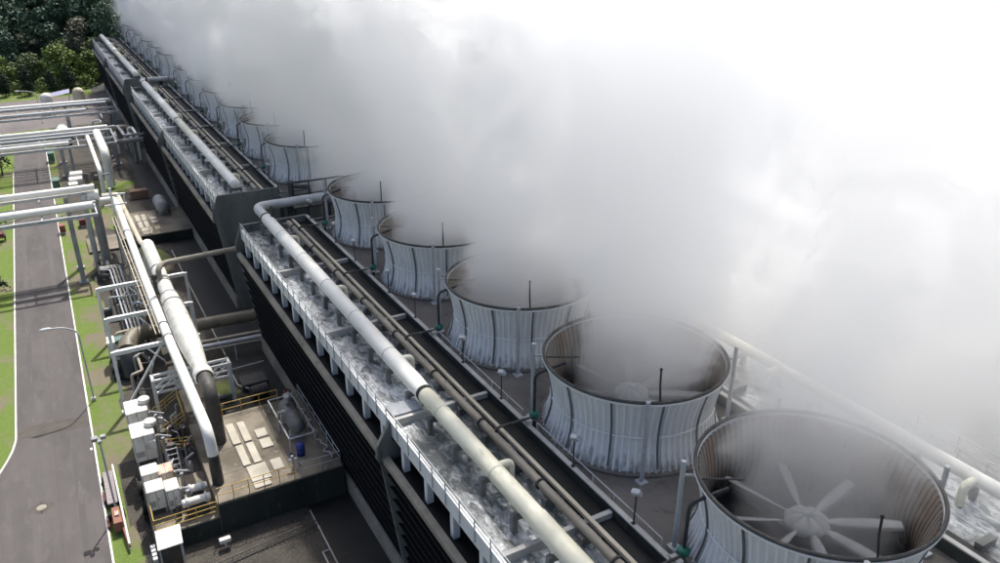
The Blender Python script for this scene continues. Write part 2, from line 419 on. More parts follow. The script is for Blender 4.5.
# ------------------------------------------------------------------ cooling tower blocks
CX = 24.05; CELL = 11.65; NC = 6; LEN = CELL*NC
DECK = 11.8
BLOCKS = [-1.0, 78.5, 157.6]
def mir(x): return 2*CX - x
prof = [(12.55,12.55),(11.95,10.9),(11.85,10.1),(12.1,9.6),(13.15,1.2),(13.15,0)]
def build_block():
    o = (CX, 0, 0)
    root = empty('cooling_tower_block', (CX, BLOCKS[0], 0), 'long dark cooling tower block nearest the camera, with open water channel and white parapet', 'cooling tower', 'rows of cooling tower cells')
    def B(mb, name, mat): return mb.build(name, mat, root, o)
    for side in (0, 1):
        X = (lambda x: x) if side == 0 else mir
        def bx(mb, x0, x1, *a): mb.box(min(X(x0),X(x1)), max(X(x0),X(x1)), *a)
        m = MB(); bx(m, 12.5, 12.72, 0.3, LEN-.3, 11.3, 12.2)
        B(m, 'parapet', M['parapet'])
        m = MB()
        bx(m, 12.72, 18.4, .3, LEN-.3, 11.25, 11.42)
        B(m, 'channel_floor', M['concrete_dark'])
        m = MB()
        bx(m, 18.4, 18.62, .3, LEN-.3, 10.6, 12.45)
        B(m, 'channel_wall', M['concrete_dark'])
        m = MB()
        bx(m, 18.38, 18.64, .3, LEN-.3, 12.453, 12.53)
        B(m, 'wall_coping', M['concrete'])
        for i in range(1, NC):
            m = MB(); bx(m, 12.73, 18.39, i*CELL-.13, i*CELL+.13, 11.43, 12.25)
            B(m, 'channel_partition', M['concrete'])
        m = MB()
        ys = np.arange(.5, LEN-.3, CELL/8)
        for y in ys: m.bar((X(12.47), y, 11.5), (X(12.47), y, 12.85), .05)
        for z in (12.85, 12.5): m.tube([(X(12.47), .5, z), (X(12.47), LEN-.5, z)], .028, 6)
        B(m, 'handrail', M['galv'])
        for i in range(NC*4):
            m = MB(); y = (i+.5)*CELL/4; m.box(min(X(12.52),X(12.86)), max(X(12.52),X(12.86)), y-.17, y+.17, 9.9, 11.3)
            B(m, 'leg', M['parapet'])
        m = MB(); m.prism([(X(11.9),9.75),(X(11.9),10.08),(X(12.25),10.16),(X(12.25),9.75)], .3, LEN-.3)
        B(m, 'ledge', M['ledge'])
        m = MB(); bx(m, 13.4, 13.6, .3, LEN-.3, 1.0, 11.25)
        B(m, 'wet_fill_and_shade', M['fill'])
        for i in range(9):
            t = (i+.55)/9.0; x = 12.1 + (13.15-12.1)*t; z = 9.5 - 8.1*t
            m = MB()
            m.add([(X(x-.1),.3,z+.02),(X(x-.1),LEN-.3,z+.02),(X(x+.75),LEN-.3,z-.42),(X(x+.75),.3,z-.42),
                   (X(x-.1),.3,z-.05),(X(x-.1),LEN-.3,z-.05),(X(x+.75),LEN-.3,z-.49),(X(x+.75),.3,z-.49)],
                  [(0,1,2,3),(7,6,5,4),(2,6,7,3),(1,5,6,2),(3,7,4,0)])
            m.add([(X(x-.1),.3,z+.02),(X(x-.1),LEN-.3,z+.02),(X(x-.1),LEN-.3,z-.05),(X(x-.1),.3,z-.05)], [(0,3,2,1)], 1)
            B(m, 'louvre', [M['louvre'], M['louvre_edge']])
        for i in range(1, NC*2):
            y = i*CELL/2
            if abs(y-LEN/2) < .5: continue
            m = MB(); m.bar((X(12.3),y,9.7),(X(13.28),y,1.3),.1,.1)
            B(m, 'louvre_mullion', M['louvre'])
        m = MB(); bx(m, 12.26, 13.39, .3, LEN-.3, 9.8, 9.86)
        B(m, 'recess_shade_sheet', M['fill'])  # black sheet added to paint the recess as deep shade
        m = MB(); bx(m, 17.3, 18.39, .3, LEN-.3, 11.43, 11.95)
        B(m, 'void_shade_block', M['fill'])  # black block over the water, painting the dark void beside the wall
        m = MB(); bx(m, 12.95, 13.35, .3, LEN-.3, 0, 1.25)
        B(m, 'basin_wall', M['ledge'])
        # stub supports for the pipes standing in the channel
        for i in range(NC*4):
            m = MB(); y = (i+.5)*CELL/4
            bx(m, 14.05, 14.3, y-.14, y+.14, 11.43, 12.72); bx(m, 15.05, 15.3, y-.14, y+.14, 11.43, 12.72)
            bx(m, 14.3, 15.05, y-.1, y+.1, 12.4, 12.66)
            B(m, 'pipe_support', M['stub'])
            m = MB(); bx(m, 16.2, 17.28, y+.6, y+.95, 11.43, 12.2)
            B(m, 'low_support', M['stub'])
    m = MB(); m.box(18.63, mir(18.63), .3, LEN-.3, 11.5, DECK)
    B(m, 'deck', M['deck'])
    full = prof + [(mir(x), z) for x, z in prof[::-1]]
    for y0 in (0, LEN-.3):
        m = MB(); m.prism(full[:1] + prof[1:] + [(mir(x), z) for x, z in prof[::-1]] + [(mir(18.6),12.55),(mir(18.7),12.0),(18.7,12.0),(18.6,12.55)], y0, y0+.297)
        B(m, 'end_wall', M['wall_wet'])
    for side in (0, 1):
        X = (lambda x: x) if side == 0 else mir
        ym = LEN/2
        m = MB(); m.prism([(X(12.46),12.3)] + [(X(x-.3),z) for x, z in prof[1:4]] + [(X(12.9),1.2),(X(12.93),1.2),(X(13.38),9.6),(X(12.46),11.2)], ym-.12, ym+.12)
        B(m, 'partition_fin', M['wall_wet'])
        m = MB()
        xs = np.linspace(12.78, 14.5, 29)
        for a, b_, i in zip(xs[:-1], xs[1:], range(28)):
            z0, z1 = (12.32, 12.38) if i % 2 == 0 else (12.38, 12.32)
            m.add([(X(a), ym+.16, z0), (X(b_), ym+.16, z1), (X(b_), ym+1.35, z1), (X(a), ym+1.35, z0)], [(0,1,2,3) if side == 0 else (3,2,1,0)])
        bx = None
        m.box(min(X(12.78),X(14.5)), max(X(12.78),X(14.5)), ym+.16, ym+.2, 11.5, 12.3)
        m.box(min(X(12.78),X(14.5)), max(X(12.78),X(14.5)), ym+1.3, ym+1.34, 11.5, 12.3)
        B(m, 'channel_cover', M['galv'])
    return root
block = build_block()
bl2 = copy_tree(block); bl2.location.y = BLOCKS[1]; bl2['label'] = 'middle cooling tower block, its dark end wall facing the gap with the cross pipe'
bl3 = copy_tree(block); bl3.location.y = BLOCKS[2]; bl3['label'] = 'farthest cooling tower block, ending below the forest'

# water in the channels
def water_sheet(x0, x1, y0, y1):
    nx, ny = 34, int((y1-y0)*5)
    xs = np.linspace(x0, x1, nx); ys = np.linspace(y0, y1, ny)
    rs = np.random.RandomState(int(x0*10+y0))
    ph = rs.rand(14)*6.28; kx = rs.normal(0, 2.2, 14); ky = rs.normal(0, 1.6, 14)
    XX, YY = np.meshgrid(xs, ys)
    Z = sum(np.sin(kx[i]*XX + ky[i]*YY + ph[i]) for i in range(14))*.014
    V = np.stack([XX, YY, 11.78+Z], -1).reshape(-1, 3)
    b = MB()
    F = [(j*nx+i, j*nx+i+1, (j+1)*nx+i+1, (j+1)*nx+i) for j in range(ny-1) for i in range(nx-1)]
    b.add(V.tolist(), F, 0, True)
    return tag(b.build('channel_water', M['water']), kind='structure')
for y0 in BLOCKS:
    water_sheet(12.73, 18.39, y0+.3, y0+LEN-.3)
    water_sheet(mir(18.39), mir(12.73), y0+.3, y0+LEN-.3)

# ------------------------------------------------------------------ fan stacks
SP = [(0,4.74),(.12,4.7),(.3,4.62),(.55,4.52),(.85,4.42),(1.2,4.33),(1.6,4.27),(2.0,4.26),(2.4,4.3),(2.8,4.37),(3.2,4.46),(3.6,4.56),(4.0,4.68)]
def rad(z): return float(np.interp(z, [a for a,_ in SP], [b for _,b in SP]))
def corrugated(off, amp, nr=84, flip=False):
    b = MB(); per = 5
    tt = []
    for i in range(nr):
        for t, a in ((0,0),(.52,0),(.62,1),(.9,1),(.999,0)):
            tt.append(((i+t)/nr*2*PI, a))
    n = len(tt); V = []
    for z, r in SP:
        flare = 1 + max(0, (.4-z))*.5
        for th, a in tt:
            rr = r + off + a*amp*flare
            V.append((rr*math.cos(th), rr*math.sin(th), z))
    F = []; mi = []
    for j in range(len(SP)-1):
        for i in range(n):
            i2 = (i+1) % n
            q = (j*n+i, j*n+i2, (j+1)*n+i2, (j+1)*n+i)
            F.append(q[::-1] if flip else q); mi.append(2 if (i % per == 0 and not flip) else 0)
    b.add(V, F, 0); b.m[-len(F):] = mi
    return b
def build_stack():
    root = empty('cooling_stack', (CX, 16.45, DECK), '', 'cooling tower', 'white fan stacks along the deck')
    corrugated(-.09, .05, flip=True).build('inner_wall', M['shroud_in'], root)
    # the shell with its panel seams and girth band
    m = corrugated(0, .09)
    for i in range(12):
        th = 2*PI*(i+.28)/12
        pts = [((r+.1)*math.cos(th), (r+.1)*math.sin(th), z) for z, r in SP if z > .2]
        for a, b_ in zip(pts[:-1], pts[1:]): m.bar(a, b_, .1, .05, 1, up=(math.cos(th), math.sin(th), 0))
    m.lathe([(rad(1.9)+.07,1.86),(rad(1.9)+.115,1.86),(rad(1.9)+.115,1.95),(rad(1.9)+.07,1.95)], n=72, smooth=False)
    m.build('shell', [M['shroud'], M['seam'], M['shroud_groove_shade']], root)
    m = MB(); m.lathe([(4.6,0.003),(4.98,.003),(4.98,.1),(4.84,.14),(4.6,.14)], n=72, mi=0, smooth=False)
    m.build('base_ring', M['deck'], root)
    m = MB(); m.lathe([(4.66,3.98),(4.84,3.98),(4.86,4.08),(4.66,4.08)], n=84, smooth=False)
    m.build('rim_flange', M['shroud'], root)
    m = MB(); m.tube([(4.76*math.cos(a), 4.76*math.sin(a), 4.15) for a in np.linspace(0, 2*PI, 97)], .085, 8, caps=False)
    m.build('rim', M['rim'], root)
    # fan
    m = MB()
    n = 64; pr = [(0,.4),(.2,.42),(.45,.4),(.75,.28),(.92,.12),(.95,0),(.9,-.12)]
    V = []
    for r, h in pr:
        for k_ in range(n):
            a = 2*PI*k_/n
            g = abs(math.sin(4*a))**.35
            V.append((r*(.93+.07*g)*math.cos(a), r*(.93+.07*g)*math.sin(a), 1.75+h*(.75+.25*g)))
    m.add(V, [(j*n+k_, j*n+(k_+1)%n, (j+1)*n+(k_+1)%n, (j+1)*n+k_)[::-1] for j in range(len(pr)-1) for k_ in range(n)], 0, True)
    m.lathe([(.18,2.17),(.18,2.24),(.0,2.24)], n=12)
    m.build('hub', M['fan'], root)
    for i in range(8):
        a = 2*PI*i/8 + .2
        m = MB(); V = []
        st = [(.8,.2,38),(1.25,.45,30),(2.2,.58,24),(3.2,.56,19),(3.9,.48,16)]
        for r, c, tw in st:
            for u, t in ((-.5,0),(-.15,.05),(.2,.045),(.5,0),(.2,-.012),(-.15,-.012)):
                y = u*c*math.cos(R(tw)); z = u*c*math.sin(R(tw)) + t
                V.append((r*math.cos(a)-y*math.sin(a), r*math.sin(a)+y*math.cos(a), 1.78+z))
        F = [(j*6+k_, j*6+(k_+1)%6, (j+1)*6+(k_+1)%6, (j+1)*6+k_) for j in range(len(st)-1) for k_ in range(6)]
        m.add(V, F, 0, True); m.add(V[-6:], [(0,1,2,3,4,5)])
        m.build('blade', M['fan'], root)
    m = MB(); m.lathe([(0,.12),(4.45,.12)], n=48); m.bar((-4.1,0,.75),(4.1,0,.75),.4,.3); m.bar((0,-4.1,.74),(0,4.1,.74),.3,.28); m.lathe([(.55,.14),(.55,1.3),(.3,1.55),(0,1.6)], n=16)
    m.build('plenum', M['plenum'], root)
    # posts standing round the stack with clamps to the rim
    for i, a in enumerate((146, 238, 331, 58)):
        an = R(a); c, s_ = math.cos(an), math.sin(an)
        m = MB(); m.tube([(5.3*c, 5.3*s_, 0), (5.3*c, 5.3*s_, 4.55)], .11, 10)
        m.box(5.3*c-.24, 5.3*c+.24, 5.3*s_-.24, 5.3*s_+.24, 0.004, .1)
        m.bar((4.8*c, 4.8*s_, 3.85), (5.3*c, 5.3*s_, 3.85), .09)
        m.build('post', M['galv'], root)
    m = MB(); c, s_ = math.cos(R(246)), math.sin(R(246))
    m.tube([(4.75*c, 4.75*s_, 4.1), (4.5*c, 4.5*s_, 5.0), (4.45*c, 4.45*s_, 5.75)], .05, 7); m.lathe([(0,-.09),(.09,0),(0,.09)], (4.45*c,4.45*s_,5.78), 8)
    m.build('rod', M['black_pipe'], root)
    for a in (150, 20):
        c, s_ = math.cos(R(a)), math.sin(R(a))
        m = MB(); m.tube([(4.85*c,4.85*s_,3.95),(3.0*c,3.0*s_-.2,4.05)], .045, 7); m.build('arm', M['rim'], root)
    return root
ORD = ['first', 'second', 'third', 'fourth', 'fifth', 'sixth']
BN = ['nearest block', 'middle block', 'farthest block']
stacks = []
proto = None
for bi, y0 in enumerate(BLOCKS):
    for i in range(NC):
        if bi == 0 and i == 0: continue
        y = y0 + (i+.5)*CELL
        if proto is None: proto = build_stack(); o = proto
        else: o = copy_tree(proto)
        o.location = (CX, y, DECK)
        o.rotation_euler = (0, 0, 0)
        if bi == 0:
            o['label'] = ['white corrugated fan stack at bottom right, its pale petal hub in full view',
                          'white corrugated fan stack with visible fan blades, second from the camera',
                          'third fan stack from the camera, white sheets half veiled in steam',
                          'fourth fan stack from the camera, above the railings of the near block',
                          'fifth fan stack from the camera, last before the gap with cross pipe'][i-1]
        else:
            o['label'] = '%s fan stack on the %s counting from the camera, vanishing into steam' % (ORD[i], BN[bi])
        stacks.append((o, bi, i, y))

# vent loops with green valves, floodlights
def build_loop():
    root = empty('vent_pipe', (18.95, 0, DECK), '', 'pipe', 'black vent pipes beside the stacks')
    m = MB(); m.tube([(.1,.05,.95),(.1,.05,3.45),(1.25,-.35,3.85),(1.6,-.5,4.0)], .085, 9, bend=.35)
    m.build('riser', M['black_pipe'], root)
    m = MB(); m.lathe([(.0,.98),(.2,.96),(.27,.86),(.27,.7),(.2,.62),(.09,.55),(0,.55)], (.1,.05,.25), 14)
    m.build('valve', M['green_valve'], root)
    m = MB(); m.tube([(-2.3,-.1,.55),(-2.3,-.1,1.05),(-.35,-.1,1.0),(.1,.05,.8),(.1,.05,.95)], .075, 9, bend=.22)
    m.tube([(.1,.05,0.0),(.1,.05,.6)], .1, 9)
    m.build('branch', M['rim'], root)
    m = MB(); m.box(-.55,-.25,-.35,.2,.74,.98); m.bar((-.4,-.5,.74),(-.4,.5,.74),.1,.08)
    m.build('bracket', M['concrete'], root)
    return root
def build_flood():
    root = empty('floodlight', (18.52, 0, 12.54), '', 'floodlight', 'floodlights on stakes along the deck wall')
    m = MB(); m.tube([(0,0,0),(.02,0,1.5)], .035, 7); m.box(-.09,.09,-.09,.09,0,.03)
    m.build('stake', M['black_pipe'], root)
    m = MB(); h = Matrix.Translation((.05,0,1.62)) @ Matrix.Rotation(R(-35), 4, 'Y') @ Matrix.Rotation(R(25), 4, 'Z')
    t = MB(); t.bbox(-.12,.12,-.2,.2,-.16,.18,.03)
    m.add([h @ Vector(p) for p in t.v], t.f)
    m.build('lamp_head', M['galv'], root)
    return root
lp = fl = None
for (o, bi, i, y) in stacks:
    nm = ('%s fan stack, %s' % (ORD[i-1] if bi == 0 else ORD[i], BN[bi]))
    if lp is None: lp = build_loop(); c = lp
    else: c = copy_tree(lp)
    c.location = (18.95, y+1.75, DECK); c['label'] = 'black bent pipe with green valve beside the ' + nm
    for dy, wd in ((-2.6, 'front left of'), (4.4, 'rear left of')):
        if fl is None: fl = build_flood(); c = fl
        else: c = copy_tree(fl)
        c.location = (18.52, y+dy, 12.54); c['label'] = 'small floodlight on thin stake %s the %s' % (wd, nm)

# deck railing between the stacks on the near block
def rail(name, pts, h=1.05, mids=2, step=1.5, mat='yellow', label='', group=None, r=.03, parent=None):
    m = MB()
    P = [Vector(p) for p in pts]
    for a, b_ in zip(P[:-1], P[1:]):
        L = (b_-a).length; n = max(1, round(L/step))
        for i in range(n+1): 
            q = a.lerp(b_, i/n); m.tube([q, q+Vector((0,0,h))], r, 6)
        for j in range(1, mids+2):
            dz = Vector((0,0,h*j/(mids+1))); m.tube([a+dz, b_+dz], r, 6)
    o = m.build(name, M[mat], parent, tuple(P[0]))
    if parent is None: tag(o, label, 'railing', group)
    return o
rail('deck_railing', [(18.78, 30.6, DECK), (18.78, 41.0, DECK)], 1.0, 1, 1.7, 'galv', 'thin pale railing along the deck wall between second and third fan stacks')
rail('deck_railing', [(18.78, 19.3, DECK), (18.78, 29.2, DECK)], 1.0, 1, 1.7, 'galv', 'thin pale railing along the deck wall in front of the second fan stack')
rail('deck_railing', [(mir(12.0), 4, 12.2), (mir(12.0), 64, 12.2)], 1.0, 1, 2.2, 'galv', 'far side railing at right edge of the near block')

# ------------------------------------------------------------------ pipes on the blocks
PXC, PZC = 14.6, 13.25
def main_pipe(y0, side, label):
    X = PXC if side == 0 else mir(PXC)
    root = empty('water_main', (X, y0, PZC), label, 'pipe', 'thick water mains on the channels')
    o = (X, y0, PZC)
    ym = y0 + LEN/2; q = .9 if side == 0 else .66
    m = MB(); m.tube([(X,ym+1.2,PZC),(X,y0+LEN-1.6,PZC)], .56*q, 24)
    [m.lathe([(.56*q,-.04),(.56*q+.012,-.04),(.56*q+.012,.04),(.56*q,.04)], (X,yb,PZC), 24, mi=1, axis='y', smooth=False) for yb in np.arange(ym+5, y0+LEN-3, 5.8)]
    m.build('white_pipe', [M['white_pipe'], M['concrete']], root, o)
    m = MB(); m.tube([(X,ym+.2,PZC),(X,ym+1.2,PZC)], [.49*q,.56*q], 24); m.build('reducer', M['white_pipe'], root, o)
    m = MB(); m.tube([(X,ym-.05,PZC),(X,ym+.2,PZC)], .53*q, 24); m.build('joint', M['rubber'], root, o)
    m = MB(); m.tube([(X,y0+23.5,PZC),(X,ym-.05,PZC)], .49*q, 24)
    [m.lathe([(.49*q,-.03),(.49*q+.01,-.03),(.49*q+.01,.03),(.49*q,.03)], (X,yb,PZC), 24, mi=1, axis='y', smooth=False) for yb in np.arange(y0+27, ym-2, 5.8)]
    m.build('aged_pipe', [M['yellow_pipe'], M['concrete']], root, o)
    m = MB(); m.tube([(X,y0+1.0,PZC),(X,y0+23.5,PZC)], .53*q, 24); m.lathe([(.53*q,1.0),(.42*q,.85),(.2*q,.76),(0,.74)], (X,y0,PZC), 24, axis='y')
    m.build('near_pipe', M['yellow_pipe' if side == 0 and y0 < 0 else 'white_pipe'], root, o)
    for i in range(NC):
        yy = y0 + i*CELL + 4.2; sg = 1 if side == 0 else -1
        m = MB(); m.tube([(X,yy,PZC),(X+sg*1.0,yy,PZC),(X+sg*1.0,yy,12.2)], .2, 12, bend=.3)
        m.build('outlet', M['yellow_pipe'], root, o)
    if True:
        m = MB(); m.lathe([(.5*q,0),(.64*q,0),(.64*q,.12),(.5*q,.12)], (X,y0+LEN-1.75,PZC), 24, axis='y', smooth=False); m.tube([(X+.3,y0+LEN-2.6,PZC+.4),(X+.3,y0+LEN-2.6,PZC+1.4)], .16, 10)
        m.build('flange', M['rim'], root, o)
    return root
PL = [['thick white water main on the near channel, yellowed along its middle', 'thick water main on the middle block channel, round end cap at the gap', 'thick white water main on the farthest block'],
      ['water main on the right side channel of the near block', 'right side water main of the middle block, hidden in steam', 'right side water main of the farthest block, hidden in steam']]
for bi, y0 in enumerate(BLOCKS):
    for side in (0, 1): main_pipe(y0, side, PL[side][bi])
def sec_pipe(y0, label):
    root = empty('feed_pipe', (16.55, y0, 12.4), label, 'pipe', 'brown feed pipes beside the mains')
    o = (16.55, y0, 12.4)
    m = MB(); m.tube([(16.55,y0+.8,12.42),(16.55,y0+LEN-1.2,12.42)], .21, 14); m.build('pipe', M['brown_pipe'], root, o)
    m = MB(); m.box(17.02,17.22,y0+.5,y0+LEN-.6,12.3,12.48); m.build('tray', M['cream_pipe'], root, o)
    for i in range(NC*2):
        m = MB(); m.lathe([(.21,-.05),(.3,-.05),(.3,.05),(.21,.05)], (16.55,y0+3+i*CELL/2,12.42), 14, axis='y', smooth=False)
        m.build('flange', M['rim'], root, o)
for bi, y0 in enumerate(BLOCKS): sec_pipe(y0, ['slim brown feed pipe with cream tray on the near block', 'slim brown feed pipe with cream tray on the middle block', 'slim brown feed pipe with cream tray on the farthest block'][bi])
# cross header pipes in the gaps
for bi, yy in enumerate((71.0, 150.6)):
    root = empty('cross_pipe', (PXC, yy, 13.2), ['grey cross pipe bridging behind the near block at the first gap', 'grey cross pipe at the second gap far up the row'][bi], 'pipe', 'cross pipes in the gaps')
    m = MB(); m.tube([(PXC, yy-3.6, PZC), (PXC, yy, PZC), (mir(PXC), yy, PZC), (mir(PXC), yy-3.6, PZC)], .42, 18, bend=1.0)
    m.build('pipe', M['galv'], root, (PXC, yy, 13.2))
    for xx in (17.6, 24, 30.5):
        m = MB(); m.box(xx-.25, xx+.25, yy-.25, yy+.25, 0, 12.85); m.build('column', M['concrete_dark'], root, (PXC, yy, 13.2))
# dark steel platform with valves in the first gap
root = empty('valve_platform', (20.5, 74.5, 0), 'dark steel valve platform standing in the first gap between blocks', 'platform')
m = MB(); m.box(18.2, 23.5, 72.2, 77.5, 12.0, 12.15)
for x in (18.4, 23.3):
    for y in (72.4, 77.3): m.box(x-.15, x+.15, y-.15, y+.15, 0, 12)
m.build('frame', M['dark_machine'], root, (20.5, 74.5, 0))
m = MB()
for a in (18.3, 20.0, 21.7, 23.4):
    m.bar((a,72.3,12.15),(a,72.3,14.6),.12); 
m.bar((18.3,72.3,14.6),(23.4,72.3,14.6),.12); m.bar((18.3,72.3,13.4),(23.4,72.3,13.4),.08); m.bar((18.3,77.4,13.2),(23.4,77.4,13.2),.06)
for a in (18.3, 23.4): m.bar((a,77.4,12.15),(a,77.4,13.2),.06); m.bar((a,72.3,13.2),(a,77.4,13.2),.06)
m.build('railing', M['black_pipe'], root, (20.5, 74.5, 0))
m = MB(); m.tube([(19.2,76,12.15),(19.2,76,13.6)], .3, 12); m.tube([(19.2,76,13.2),(20.8,75,13.2),(20.8,75,12.2)], .2, 10, bend=.3); m.lathe([(.4,0),(.4,.08),(0,.1)], (19.2,76,13.6), 12)
m.build('valve', M['dark_machine'], root, (20.5, 74.5, 0))

# ------------------------------------------------------------------ pipe racks over the road
def rack(y0, label, x0, x1, pipes, beams, cols, colh, name='pipe_rack', step=5.2):
    root = empty(name, (x1, y0, 0), label, 'pipe rack', 'pipe racks across the road'); o = (x1, y0, 0)
    for (dy, z, r, mt, xa, xb) in pipes:
        m = MB(); m.tube([(xa, y0+dy, z), (xb, y0+dy, z)], r, 18); m.build('pipe', M[mt], root, o)
    for (dy, z, wd) in beams:
        m = MB(); m.bar((x0, y0+dy, z), (x1, y0+dy, z), wd, wd*1.3); m.build('beam', M['galv'], root, o)
    m = MB(); ys = [b[0] for b in beams]; zs = [b[1] for b in beams]
    n = int((x1-x0)/step)
    for i in range(n+1):
        x = x0 + (x1-x0)*i/n
        for a, b_ in zip(beams[:-1], beams[1:]):
            m.bar((x, y0+a[0], a[1]), (x, y0+b_[0], b_[1]), .16)
        if i < n:
            x2 = x0 + (x1-x0)*(i+1)/n
            m.bar((x, y0+beams[0][0], beams[0][1]), (x2, y0+beams[1][0], beams[1][1]), .09)
    m.build('cross_member', M['galv'], root, o)
    for (x, dy, h, wd) in cols:
        m = MB(); m.bar((x, y0+dy, 0), (x, y0+dy, h), wd, wd); m.box(x-wd, x+wd, y0+dy-wd, y0+dy+wd, .03, .25)
        m.build('column', M['grey_steel'], root, o)
    return root
rack(96, 'nearest pipe rack carrying two fat white pipes over the road', -30, 2.2,
     [(0,8.35,.42,'white_pipe',-30,2.0), (3,9.6,.36,'white_pipe',-30,2.6), (1.4,8.3,.16,'galv',-30,2.4), (2.2,8.25,.12,'brown_pipe',-30,1.2)],
     [(-2.0,7.8,.28), (1.6,7.8,.2), (3.4,8.9,.24)], [(-.55,-1.6,7.7,.5), (-.55,3.2,8.8,.42), (-10.5,-1.6,7.7,.5), (-10.5,3.2,8.8,.42)], 8)
rack(148.5, 'second pipe rack over the road, with several grey pipes and handrails', -36, 8.4,
     [(4.0,5.6,.36,'white_pipe',-36,8.0), (2.2,5.4,.26,'galv',-36,8.2), (.4,5.3,.22,'galv',-36,6.4), (-4.2,5.2,.34,'white_pipe',-36,1.5), (-2.4,5.3,.2,'galv',-36,2.0)],
     [(-5.4,4.7,.3), (-1.5,4.8,.22), (4.9,5.0,.3)], [(.2,-5.2,4.7,.55), (1.4,-5.2,4.7,.45), (.2,4.6,4.9,.5), (8.3,-1.2,4.9,.55), (8.3,4.6,4.9,.5), (-10,-5,4.7,.5), (-10,4.6,4.9,.5)], 5)
rack(178, 'farthest pipe rack crossing in front of the paved yard', -40, 11.5,
     [(3.5,5.2,.4,'white_pipe',-40,11), (1.4,5.1,.3,'galv',-40,10), (-4.4,5.0,.34,'galv',-40,6.0), (-2.6,5.0,.22,'brown_pipe',-40,6.5)],
     [(-5.6,4.4,.3), (-1.0,4.5,.22), (4.4,4.7,.3)], [(2.6,-5.4,4.4,.6), (2.6,4.2,4.6,.5), (11,-1,4.6,.5), (11,4.2,4.6,.5), (-10,-5.4,4.4,.5), (-10,4.2,4.6,.5)], 5)
# pipes turning from the second rack towards the camera
root = empty('branch_pipe', (6.2, 140, 0), 'pair of white pipes dropping from the second rack to the grass strip', 'pipe'); o = (6.2,140,0)
m = MB(); m.tube([(5.9,147,5.9),(5.9,132.5,5.9),(5.9,132.5,.4)], .62, 20, bend=1.6); m.build('thick_pipe', M['white_pipe'], root, o)
m = MB(); m.tube([(4.4,146,5.6),(4.4,124.5,5.2),(4.4,124.5,.4)], .3, 16, bend=1.0); m.build('thin_pipe', M['white_pipe'], root, o)
m = MB(); m.bar((4.4,124.5,.2),(4.4,124.5,4.4),.3); m.bar((3.6,124.5,4.4),(5.6,124.5,4.4),.2); m.build('support', M['grey_steel'], root, o)
root = empty('elbow_pipe', (9, 140, 0), 'dark bent pipes between the second rack and the cooling block', 'pipe'); o = (9,140,0)
m = MB(); m.tube([(7.5,153,5.4),(9.6,153,5.4),(9.6,141,6.2),(13.2,141,6.2)], .22, 12, bend=.7); m.build('upper_pipe', M['grey_steel'], root, o)
m = MB(); m.tube([(8.2,146,4.2),(14.2,146,4.2)], .4, 16); m.build('lower_pipe', M['grey_steel'], root, o)

rc = random.Random(9)
for i in range(9):
    x, y, zz = rc.uniform(5.5, 12), rc.uniform(152, 186), rc.uniform(2.5, 6.2); lx = rc.uniform(-3, 3); ly = rc.uniform(-7, 7)
    b = MB(); b.tube([(x,y,.1),(x,y,zz),(x+lx,y,zz),(x+lx,y+ly,zz),(x+lx,y+ly,.1)], rc.uniform(.14,.34), 10, bend=.6)
    tag(b.build('yard_pipe', M[('galv','white_pipe','grey_steel','brown_pipe')[i % 4]], None, (x,y,0)), 'bent pipe in the far tangle between the second and farthest rack', 'pipe', 'bent pipes in the far tangle')
# vertical ducts at the end of the nearest rack
root = empty('vertical_duct', (2.2, 99.6, 0), 'tall grey vertical duct pair under the end of the nearest rack', 'duct'); o = (2.2,99.6,0)
m = MB(); m.tube([(2.3,99.3,0),(2.3,99.3,8.2)], .5, 20); m.build('duct', M['grey_steel'], root, o)
m = MB(); m.tube([(1.25,98.6,0),(1.25,98.6,8.8)], .3, 16); m.build('thin_duct', M['galv'], root, o)
m = MB(); m.tube([(1.7,99.3,8.55),(2.9,99.3,8.55)], .62, 24); m.build('drum', M['white_pipe'], root, o)
m = MB(); m.bar((4.1,98.2,0),(4.1,98.2,9.4),.26); m.bar((3.2,98.2,8.6),(5.6,98.2,8.6),.18); m.bar((3.2,98.2,7.4),(5.6,98.2,7.4),.16); m.bar((5.4,98.2,8.6),(5.4,98.2,7.4),.12)
m.build('bracket', M['white_steel'], root, o)

# ------------------------------------------------------------------ long pipes over the yard
root = empty('steam_pipe', (4.55, 75, 0), 'long slim white pipe running over the white frames towards the concrete platform', 'pipe'); o = (4.55,75,0)
m = MB(); m.tube([(2.9,104,6.45),(4.7,104,6.45),(4.55,75,6.45),(4.6,60,6.45)], .36, 22, bend=1.0); m.build('pipe', M['white_pipe'], root, o)
m = MB(); m.tube([(4.6,60,6.45),(4.75,47.0,6.45),(4.8,46.75,4.7)], .36, 22, bend=1.1); m.build('bend', M['white_pipe'], root, o)
m = MB(); m.tube([(4.8,46.75,4.7),(4.82,46.6,2.4)], .37, 22); m.build('downpipe_shade', M['black_pipe'], root, o)  # coloured black to paint the shaded side of the white pipe
for y in (62, 64.5, 90):
    m = MB(); m.lathe([(.36,-.06),(.44,-.06),(.44,.06),(.36,.06)], (4.6,y,6.45), 20, axis='y', smooth=False)
    m.build('flange', M['grey_steel'], root, o)
root = empty('exhaust_pipe', (5.85, 65, 0), 'fat cream white pipe with swollen middle beside the slim white pipe', 'pipe'); o = (5.85,65,0)
m = MB(); m.tube([(5.95,85,2),(5.95,85,6.75),(5.85,69.4,6.75)], .62, 26, bend=1.0); m.build('pipe', M['fat_pipe'], root, o)
m = MB(); m.lathe([(.63,69.4),(.76,69.2),(.76,67.6),(.83,67.3),(.86,65.5),(.86,60.2),(.8,58.8),(.56,55.3),(.54,54.4)], (5.85,0,6.75), 30, axis='y'); m.build('silencer', M['fat_pipe'], root, o)
